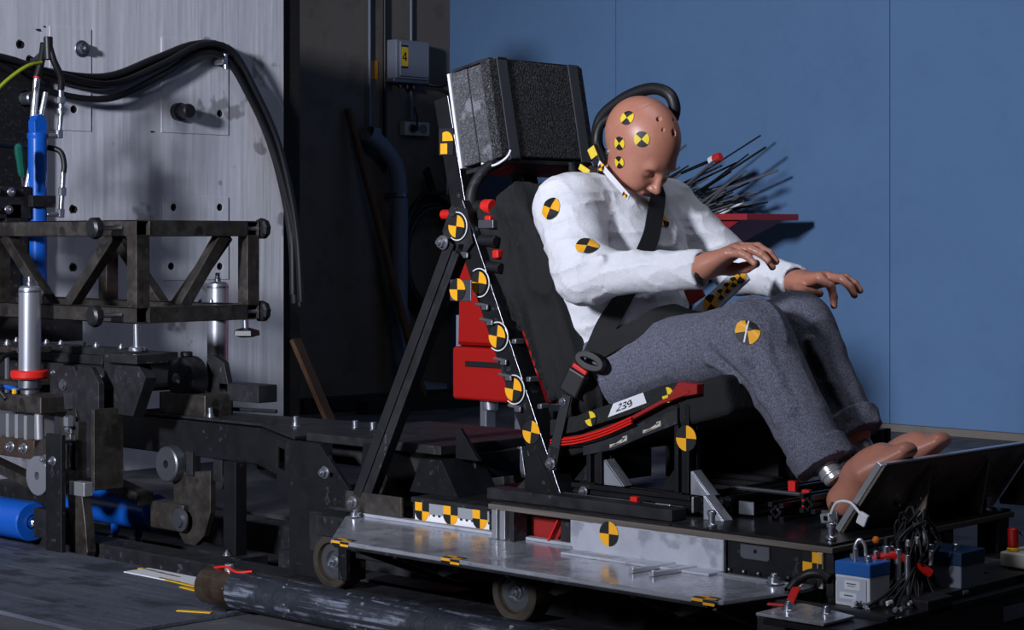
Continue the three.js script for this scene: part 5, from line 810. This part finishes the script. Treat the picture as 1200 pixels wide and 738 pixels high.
// ---------------------------------------------------------------- what the dummy wears, straps, instruments
{
  const t = dummy, skinHead = (x, y, z) => { const p = V(x, y, z).applyMatrix4(HI); return headField(p.x, p.y, p.z); };
  const decal = (f, p, r, rot = 0, m = M.target, axis) => {   // sticker that follows the cloth or skin beneath it
    const c = onto(f, p), n = grad(f, c.x, c.y, c.z, 0.006), u = V(0, 1, 0).cross(n).normalize(), v = n.clone().cross(u), pos = [], uv = [], I = [], R = 6, Sg = 28;
    pos.push(...c.clone().addScaledVector(n, 0.002).toArray()); uv.push(0.5, 0.5);
    for (let i = 1; i <= R; i++) for (let j = 0; j < Sg; j++) { const a = j / Sg * Math.PI * 2, s = r * i / R, w = c.clone().addScaledVector(u, s * Math.cos(a)).addScaledVector(v, s * Math.sin(a)), q = onto(f, w, 0.0022); pos.push(q.x, q.y, q.z); uv.push(0.5 + 0.49 * i / R * Math.cos(a + rot), 0.5 + 0.49 * i / R * Math.sin(a + rot)); }
    for (let j = 0; j < Sg; j++) I.push(0, 1 + j, 1 + (j + 1) % Sg);
    for (let i = 0; i < R - 1; i++) for (let j = 0; j < Sg; j++) { const a = 1 + i * Sg + j, b = 1 + i * Sg + (j + 1) % Sg; I.push(a, a + Sg, b, b, a + Sg, b + Sg); }
    const g = new THREE.BufferGeometry(); g.setAttribute('position', new THREE.Float32BufferAttribute(pos, 3)); g.setAttribute('uv', new THREE.Float32BufferAttribute(uv, 2)); g.setIndex(I); g.computeVertexNormals(); return part('target_marker', g, m, t);
  };
  const dz = DECALS; for (const [k, p, r, rot, m] of dz) decal(k === 'h' ? skinHead : k === 's' ? shirtField : trouserField, p, r, rot, m === 2 ? M.targetTaped : m ? M.targetLemon : M.target);
  // steel ankle joints, neck bracket, cuffs and the cable from the head
  part('ankle_joint', [rod([0.606, 0.432, 0.10], [0.652, 0.378, 0.10], 0.024, 24), rod([0.622, 0.413, 0.10], [0.632, 0.401, 0.10], 0.0265, 24), rod([0.638, 0.394, 0.10], [0.644, 0.387, 0.10], 0.0265, 24)], M.satinSteel, t, 'polished steel ankle'); part('ankle_joint', rod([0.575, 0.44, -0.10], [0.62, 0.378, -0.10], 0.024, 24), M.satinSteel, t);
  part('cuff_lining', rod(A(J.wrR).add(V(-0.012, 0, 0.004)), A(J.wrR).add(V(0.004, 0, -0.002)), 0.0365, 24), M.plastic, t, 'dark lining inside the cuff'); part('cuff_lining', rod(A(J.wrL).add(V(-0.012, 0, -0.004)), A(J.wrL).add(V(0.004, 0, 0.001)), 0.0355, 24), M.plastic, t, 'dark lining inside the cuff');
  part('neck_bracket', [bar([-0.016, 1.056, 0.083], [0.088, 0.974, 0.098], 0.016, 0.004, { up: V(0, 1, 0.2) })], M.white, t, 'white neck strip with targets'); part('neck_plate', [bx(0.024, 0.05, 0.016, -0.045, 1.075, 0.06, { r: 0.003, rot: [0, 0, 0.5] }), bx(0.06, 0.016, 0.05, -0.05, 1.04, 0.055, { r: 0.003 })], M.plastic, t); part('yellow_patch', [bx(0.022, 0.026, 0.003, -0.046, 1.082, 0.0705, { r: 0.001, rot: [0, 0, 0.5] }), bx(0.034, 0.014, 0.003, -0.062, 1.042, 0.0815, { r: 0.001, rot: [0, 0, -0.5] })], mat({ color: 0xe0c63a, roughness: 0.5 }), t, 'pale yellow patch');
  target(t, [-0.002, 1.046, 0.0905], [0, 0.2, 1], 0.009, 0.5); target(t, [0.078, 0.982, 0.1], [0, 0.2, 1], 0.0085, 0.5);
  part('head_cable', tube([[-0.10, 1.06, -0.05], [-0.145, 1.11, -0.06], [-0.135, 1.168, -0.06], [-0.085, 1.204, -0.06], [-0.016, 1.229, -0.06], [0.041, 1.233, -0.06], [0.082, 1.214, -0.06], [0.09, 1.183, -0.065], [0.07, 1.15, -0.07], [0.03, 1.12, -0.06]], 0.0145, 60, 10), M.cable, t, 'thick black cable looping over the head');
  part('head_cable', tube([[-0.09, 1.06, -0.02], [-0.13, 1.11, -0.04], [-0.12, 1.155, -0.045], [-0.075, 1.175, -0.05], [-0.03, 1.17, -0.05]], 0.011, 24, 8), M.cable, t); part('ear_port', lathe([[0, 0.004], [0.006, 0.004], [0.007, 0]], onto(skinHead, [-0.03, 1.08, 0.075]).toArray(), grad(skinHead, -0.03, 1.08, 0.075).toArray(), 14), M.zinc, t);
}
// seat belt
{
  const t = thing('seat_belt', 'black three-point seat belt fastened across the dummy', 'seat belt', [0.04, 0.36, 0.1]);
  const both = (x, y, z) => smin(shirtField(x, y, z), trouserField(x, y, z), 0.02);
  const ribbon = (pts, w, off, n = 60, lean) => {                   // webbing laid on the cloth
    const c = new THREE.CatmullRomCurve3(pts.map(A)), P = [], I = [], K = 5, th = 0.0022; const rows = [];
    for (let i = 0; i <= n; i++) { const g0 = c.getPoint(i / n), p = both(g0.x, g0.y, g0.z) < off ? onto(both, g0, off) : g0.lerp(onto(both, g0, off), 0.15); rows.push(p); }
    for (let it = 0; it < 6; it++) for (let i = 1; i < n; i++) { const m = rows[i - 1].clone().add(rows[i + 1]).multiplyScalar(0.5); if (both(m.x, m.y, m.z) > off * 0.8) rows[i].lerp(m, 0.5); else rows[i].lerp(m, 0.2); }
    const N = rows.map((p) => grad(both, p.x, p.y, p.z, 0.03)); if (lean) N.forEach((v) => v.add(lean).normalize()); for (let it = 0; it < 5; it++) for (let i = 1; i < n; i++) N[i].add(N[i - 1]).add(N[i + 1]).normalize();
    for (let i = 0; i <= n; i++) { const tg = rows[Math.min(n, i + 1)].clone().sub(rows[Math.max(0, i - 1)]).normalize(), s = tg.clone().cross(N[i]).normalize(); for (const [a, b] of [[-1, 0], [1, 0], [1, 1], [-1, 1]]) { const q = rows[i].clone().addScaledVector(s, a * w / 2).addScaledVector(N[i], b * th); P.push(q.x, q.y, q.z); } }
    for (let i = 0; i < n; i++) for (let k = 0; k < 4; k++) { const a = i * 4 + k, b = i * 4 + (k + 1) % 4; I.push(a, b, a + 4, b, b + 4, a + 4); }
    const g = new THREE.BufferGeometry(); g.setAttribute('position', new THREE.Float32BufferAttribute(P, 3)); g.setIndex(I); g.computeVertexNormals(); return flat(g, 0.9);
  };
  part('shoulder_strap', ribbon([[-0.06, 1.03, -0.10], [0.02, 1.0, -0.06], [0.072, 0.957, -0.015], [0.109, 0.89, 0.05], [0.112, 0.81, 0.10], [0.095, 0.745, 0.13], [0.07, 0.687, 0.155], [0.06, 0.62, 0.195]], 0.046, 0.007), M.webbing, t, 'black shoulder strap');
  part('lap_strap', ribbon([[0.06, 0.622, 0.192], [0.10, 0.645, 0.182], [0.145, 0.668, 0.17], [0.185, 0.698, 0.135], [0.205, 0.722, 0.07], [0.19, 0.722, 0.0], [0.15, 0.70, -0.08], [0.06, 0.6, -0.2]], 0.044, 0.01, 60, V(0.9, 0.1, 1.1)), M.webbing, t, 'black lap strap');
  const c = V(0.075, 0.607, 0.212);
  part('tongue', [(() => { const s = new THREE.Shape(); s.absellipse(0, 0, 0.034, 0.018, 0, Math.PI * 2); const h = new THREE.Path(); h.absellipse(0, 0, 0.024, 0.0085, 0, Math.PI * 2, true); s.holes.push(h); const g = new THREE.ExtrudeGeometry(s, { depth: 0.014, bevelEnabled: true, bevelSize: 0.003, bevelThickness: 0.003, bevelSegments: 2, curveSegments: 20 }); g.rotateZ(-0.35); g.rotateY(0.3); g.translate(c.x, c.y, c.z); return g; })()], M.plastic, t, 'black plastic belt tongue');
  part('buckle', [bar([0.057, 0.586, 0.232], [0.028, 0.532, 0.236], 0.026, 0.05, { up: V(0.3, 0, 1), r: 0.007 })], M.plastic, t, 'black buckle'); part('release_button', bar([0.062, 0.594, 0.232], [0.056, 0.584, 0.233], 0.012, 0.04, { up: V(0.3, 0, 1), r: 0.003 }), M.redTape, t, 'red release button');
  part('stalk', [bar([0.026, 0.53, 0.24], [0.0, 0.41, 0.252], 0.005, 0.024, { up: V(0.2, 0, 1) }), bar([0.0, 0.415, 0.252], [-0.012, 0.36, 0.252], 0.006, 0.03, { up: V(0.2, 0, 1) })], M.blackSatin, t, 'steel buckle stalk'); part('bolt', hexBolt([-0.008, 0.375, 0.256], [0, 0, 1], 0.01), M.zinc, t); part('bolt', hexBolt([0.018, 0.515, 0.245], [0, 0, 1], 0.007), M.zinc, t);
}
// target bar in front of the belly
{
  const t = thing('target_bar', 'slanting white bar with yellow and black targets before the belly', 'target bar', [0.2, 0.69, -0.03]);
  const a = V(0.165, 0.685, -0.03), b = V(0.32, 0.806, -0.03);
  part('strip', bar(a, b, 0.044, 0.008, { up: V(0, 1, 0) }), M.white, t); const at = (s) => a.clone().lerp(b, s).add(V(0, 0, 0.0055));
  for (const [s, r] of [[0.40, 0.021], [0.58, 0.012], [0.7, 0.012], [0.81, 0.012], [0.93, 0.018]]) target(t, at(s), [0, 0, 1], r, -0.6);
  part('pivot', [rod([0.165, 0.705, -0.05], [0.165, 0.705, -0.005], 0.012, 14), rod([0.15, 0.69, -0.04], [0.15, 0.69, -0.0], 0.008, 10)], M.zinc, t); part('red_tab', bx(0.05, 0.04, 0.006, 0.165, 0.755, -0.045, { r: 0.002, rot: [0, 0, 0.5] }), M.redDull, t, 'dark red tab');
  part('mount_arm', bar([0.17, 0.70, -0.045], [0.13, 0.66, -0.06], 0.02, 0.02), M.plastic, t);
}
// steel bars lying on the shelf
for (const [x, z, L, label] of [[0.412, 0.478, 0.15, 'steel strip lying on the shelf in front of the aluminium side panel'], [0.468, 0.482, 0.15, 'steel strip lying on the shelf nearer the black hose loop']]) { solo('steel_strip', [bar([x, 0.209, z], [x + 0.01, 0.209, z - 0.145], 0.009, 0.014), rod([x, 0.2135, z - 0.008], [x, 0.216, z - 0.008], 0.005, 8)], M.satinSteel, label, 'steel strip', 'steel strips on the shelf'); }
// batteries on the front deck
function battery(x, z, label, w, h, d, face) {
  const t = thing('battery', label, 'battery', [x + w / 2, 0.182, z - d / 2]);
  part('case', span(x, x + w, 0.182, 0.182 + h, z - d, z, { r: 0.003 }), face ? M.white : M.greyBox, t);
  part('lid', span(x - 0.001, x + w + 0.001, 0.182 + h * 0.7, 0.184 + h, z - d - 0.001, z + 0.001, { r: 0.003 }), mat({ color: face ? 0x1f63b4 : 0x16304f, roughness: 0.4 }), t, 'blue lid');
  if (face) part('label', rectGeo([x + 0.006, 0.19, z + 0.0022], [x + w - 0.006, 0.19, z + 0.0022], [x + w - 0.006, 0.182 + h * 0.66, z + 0.0022], [x + 0.006, 0.182 + h * 0.66, z + 0.0022]), canvasMat(160, 160, (g, cw, ch) => { g.fillStyle = '#bcc4d4'; g.fillRect(0, 0, cw, ch); g.fillStyle = '#e6e8ee'; g.fillRect(40, 14, 84, 60); g.fillRect(14, 96, 92, 42); g.fillStyle = '#39414f'; g.fillRect(52, 34, 52, 7); g.fillRect(58, 50, 40, 5); g.fillRect(40, 112, 46, 8); }), t, 'printed white label');
  for (const k of [0.3, 0.7]) part('terminal', rod([x + w * k, 0.184 + h, z - 0.03], [x + w * k, 0.196 + h, z - 0.03], 0.008, 10), M.zinc, t);
  return t;
}
battery(0.835, 0.375, 'blue and white battery with a printed label', 0.078, 0.082, 0.07, true); battery(0.875, 0.15, 'dark blue topped grey battery behind the cable tangle', 0.10, 0.085, 0.09, false);
// data plug cables
{
  const t = thing('sensor_cables', 'tangle of thin black sensor cables with silver plugs on the front deck', 'cables', [0.92, 0.182, 0.25]);
  const top = V(0.915, 0.345, 0.215);
  for (let i = 0; i < 26; i++) {
    const a = i / 26 * Math.PI * 2, rx = rr(0.015, 0.04), p0 = V(0.90 + rx * Math.cos(a), 0.19, 0.22 + rx * Math.sin(a)), e = V(rr(0.86, 0.98), 0.192, rr(0.12, 0.45));
    const pts = [p0.clone().add(V(0, 0.02, 0)), V(0.905 + rx * 1.0 * Math.cos(a), rr(0.26, 0.30), 0.22 + rx * 1.1 * Math.sin(a)), V(top.x + rr(-0.03, 0.03), top.y + rr(-0.02, 0.015), top.z + rr(-0.04, 0.04)), V(0.92 + rr(-0.02, 0.035), rr(0.27, 0.31), 0.22 + rr(-0.05, 0.05)), V((0.92 + e.x) / 2, rr(0.20, 0.235), (0.22 + e.z) / 2 + rr(-0.02, 0.02)), e];
    const c = part('cable', tube(pts, 0.003, 36, 5), M.cable, t);
    part('plug', rod(e, e.clone().add(V(rr(-0.02, 0.025), 0.0, rr(0.004, 0.03))), 0.005, 8), i % 3 ? M.zinc : M.white, c); if (i % 2) { const m = pts[1]; part('sleeve', rod(m.clone().add(V(0, -0.012, 0)), m.clone().add(V(0.004, 0.018, 0)), 0.005, 8), M.brightAlu, c); }
  }
  part('red_tie', tube([[0.865, 0.262, 0.30], [0.90, 0.272, 0.28], [0.925, 0.258, 0.25], [0.95, 0.235, 0.22]], 0.009, 16, 6), M.redTape, t, 'red tape wound round the cables');
  const s = thing('sensor_posts', 'row of small upright silver sensor plugs beside the battery', 'sensors', [0.88, 0.182, 0.3]);
  for (const [x, z, h, r] of [[0.845, 0.335, 0.09, 0.006], [0.862, 0.325, 0.1, 0.008], [0.88, 0.312, 0.095, 0.0075], [0.9, 0.31, 0.085, 0.006]]) { const q = part('plug_post', rod([x + 0.03, 0.19, z - 0.04], [x + 0.03, 0.19 + h, z - 0.04], r, 12), M.zinc, s); part('post_cap', rod([x + 0.03, 0.19 + h, z - 0.04], [x + 0.03, 0.206 + h, z - 0.04], r * 0.8, 10), M.plastic, q); }
  part('orange_knob', new THREE.SphereGeometry(0.0075, 12, 10).translate(0.875, 0.30, 0.295), mat({ color: 0xc96a18, roughness: 0.4 }), s); part('post_base', span(0.86, 0.94, 0.182, 0.194, 0.26, 0.305), M.black, s);
  const b = thing('bent_tube', 'small bent silver tube standing on the battery', 'tube', [0.86, 0.26, 0.34]); part('tube', tube([[0.866, 0.266, 0.352], [0.866, 0.295, 0.352], [0.872, 0.307, 0.348], [0.881, 0.298, 0.344], [0.883, 0.27, 0.342]], 0.0036, 20, 8), M.brightAlu, b); part('ferrule', rod([0.866, 0.266, 0.352], [0.866, 0.29, 0.352], 0.005, 10), M.zinc, b);
  const w = thing('tagged_wire', 'thin white wire with two small boxed sensors at the foot plate', 'wire', [0.74, 0.29, 0.21]); part('wire', tube([[0.715, 0.325, 0.215], [0.735, 0.352, 0.22], [0.765, 0.355, 0.22], [0.79, 0.335, 0.22]], 0.003, 20, 6), M.white, w); part('sensor_box', bx(0.024, 0.02, 0.012, 0.708, 0.318, 0.218, { r: 0.003, rot: [0, 0, 0.2] }), M.brightAlu, w); part('sensor_window', bx(0.01, 0.01, 0.004, 0.71, 0.318, 0.2235, { r: 0.002 }), M.glassBlack, w); part('sensor_box', bx(0.022, 0.026, 0.01, 0.797, 0.325, 0.222, { r: 0.003, rot: [0, 0, -0.4] }), M.white, w); part('stick', rod([0.712, 0.33, 0.215], [0.722, 0.35, 0.215], 0.004, 8), M.wood, w);
}
{
  const t = thing('power_unit', 'small white power unit with red terminals and a red cable', 'power unit', [0.93, 0.182, -0.17]);
  part('case', span(0.90, 0.97, 0.2, 0.232, -0.25, -0.13, { r: 0.004 }), M.offWhite, t); part('knob', lathe([[0, 0.014], [0.011, 0.013], [0.013, 0], [0, 0]], [0.972, 0.216, -0.16], [1, 0, 0], 14), M.plastic, t);
  for (const z of [-0.15, -0.25]) part('terminal', [rod([0.92, 0.235, z], [0.92, 0.28, z], 0.011, 14)], M.red, t); part('brass_ring', rod([0.92, 0.232, -0.15], [0.92, 0.24, -0.15], 0.013, 12), M.yellow, t); part('strap_plate', bar([0.925, 0.27, -0.17], [0.945, 0.235, -0.21], 0.004, 0.016), M.steel, t);
  part('red_cable', tube([[0.92, 0.28, -0.25], [0.93, 0.305, -0.29], [0.94, 0.28, -0.36], [0.95, 0.21, -0.42]], 0.006, 24, 8), M.redTape, t); part('red_grip', [bar([0.965, 0.215, -0.17], [0.985, 0.20, -0.24], 0.028, 0.012), bar([0.975, 0.215, -0.24], [0.985, 0.235, -0.32], 0.02, 0.012)], M.redTape, t); part('tray', pl([[0.86, -0.06], [0.98, -0.06], [0.98, -0.3], [0.86, -0.3]], 0.018, 'y', 0.2), M.black, t);
  const c = thing('hose_loop', 'thick black hose bent over the corner bracket', 'hose', [0.8, 0.19, 0.45]); part('hose', tube([[0.765, 0.205, 0.43], [0.768, 0.222, 0.405], [0.785, 0.236, 0.39], [0.81, 0.238, 0.385], [0.835, 0.23, 0.39]], 0.009, 24, 8), M.cable, c); part('red_band', bar([0.812, 0.192, 0.495], [0.785, 0.215, 0.43], 0.004, 0.018, { up: V(0, 1, 0.5) }), M.redTape, c, 'red band'); part('red_band', bar([0.775, 0.193, 0.51], [0.812, 0.193, 0.495], 0.004, 0.014), M.redTape, c);
}

// ---------------------------------------------------------------- lamps outside the frame
{
  const L = STUDIO_SPOT, p = A(L.pos), a = A(L.aim), d = a.clone().sub(p).normalize(), back = p.clone().addScaledVector(d, -0.05);
  const t = thing('studio_lamp', 'large round studio lamp with a soft reflector on a stand', 'studio lamp', [p.x, 0, p.z]);
  part('reflector', lathe([[L.dish + 0.02, 0.03], [L.dish + 0.025, 0.0], [L.dish * 0.7, -0.2], [0.12, -0.32], [0.12, -0.34], [L.dish * 0.72, -0.215], [L.dish + 0.04, 0.0], [L.dish + 0.035, 0.03], [L.dish + 0.02, 0.03]], back, d, 40), M.plastic, t);
  part('diffuser', lathe([[L.dish, 0], [L.dish, -0.01], [0, -0.01], [0, 0], [L.dish, 0]], back, d, 40), new THREE.MeshStandardMaterial({ color: 0xffffff, emissive: L.color, emissiveIntensity: 1 }), t);
  part('stand', [rod([p.x, 0, p.z], [p.x, p.y - 0.2, p.z], 0.018, 12), bar([p.x - 0.4, 0.02, p.z], [p.x + 0.4, 0.02, p.z], 0.03, 0.03), bar([p.x, 0.02, p.z - 0.4], [p.x, 0.02, p.z + 0.4], 0.03, 0.03)], M.plastic, t);
  const l = new THREE.SpotLight(L.color, L.cd, 0, L.half * Math.PI / 180, 1, 2); l.position.copy(p); l.target.position.copy(a); l.name = 'studio_light'; l.castShadow = true; l.shadow.radius = 26; l.shadow.mapSize.set(2048, 2048); scene.add(l, l.target);
}
for (const L of CEILING_PANELS) {
  const [x, y, z] = L.pos, t = thing('ceiling_panel', 'flat rectangular ceiling light panel of the hall', 'ceiling light', [x, y, z]);
  part('frame', [span(x - L.w / 2 - 0.04, x + L.w / 2 + 0.04, y + 0.005, y + 0.04, z - L.h / 2 - 0.04, z + L.h / 2 + 0.04)], M.white, t);
  part('diffuser', span(x - L.w / 2, x + L.w / 2, y, y + 0.004, z - L.h / 2, z + L.h / 2), new THREE.MeshStandardMaterial({ color: 0xffffff, emissive: L.color, emissiveIntensity: 0.8 }), t);
  const l = new THREE.RectAreaLight(L.color, L.power, L.w, L.h); l.position.set(x, y - 0.01, z); l.lookAt(x, 0, z); l.name = 'panel_light'; scene.add(l);
}
scene.traverse((o) => { if (o.isMesh) { o.castShadow = true; o.receiveShadow = true; } });
renderer.render(scene, camera);
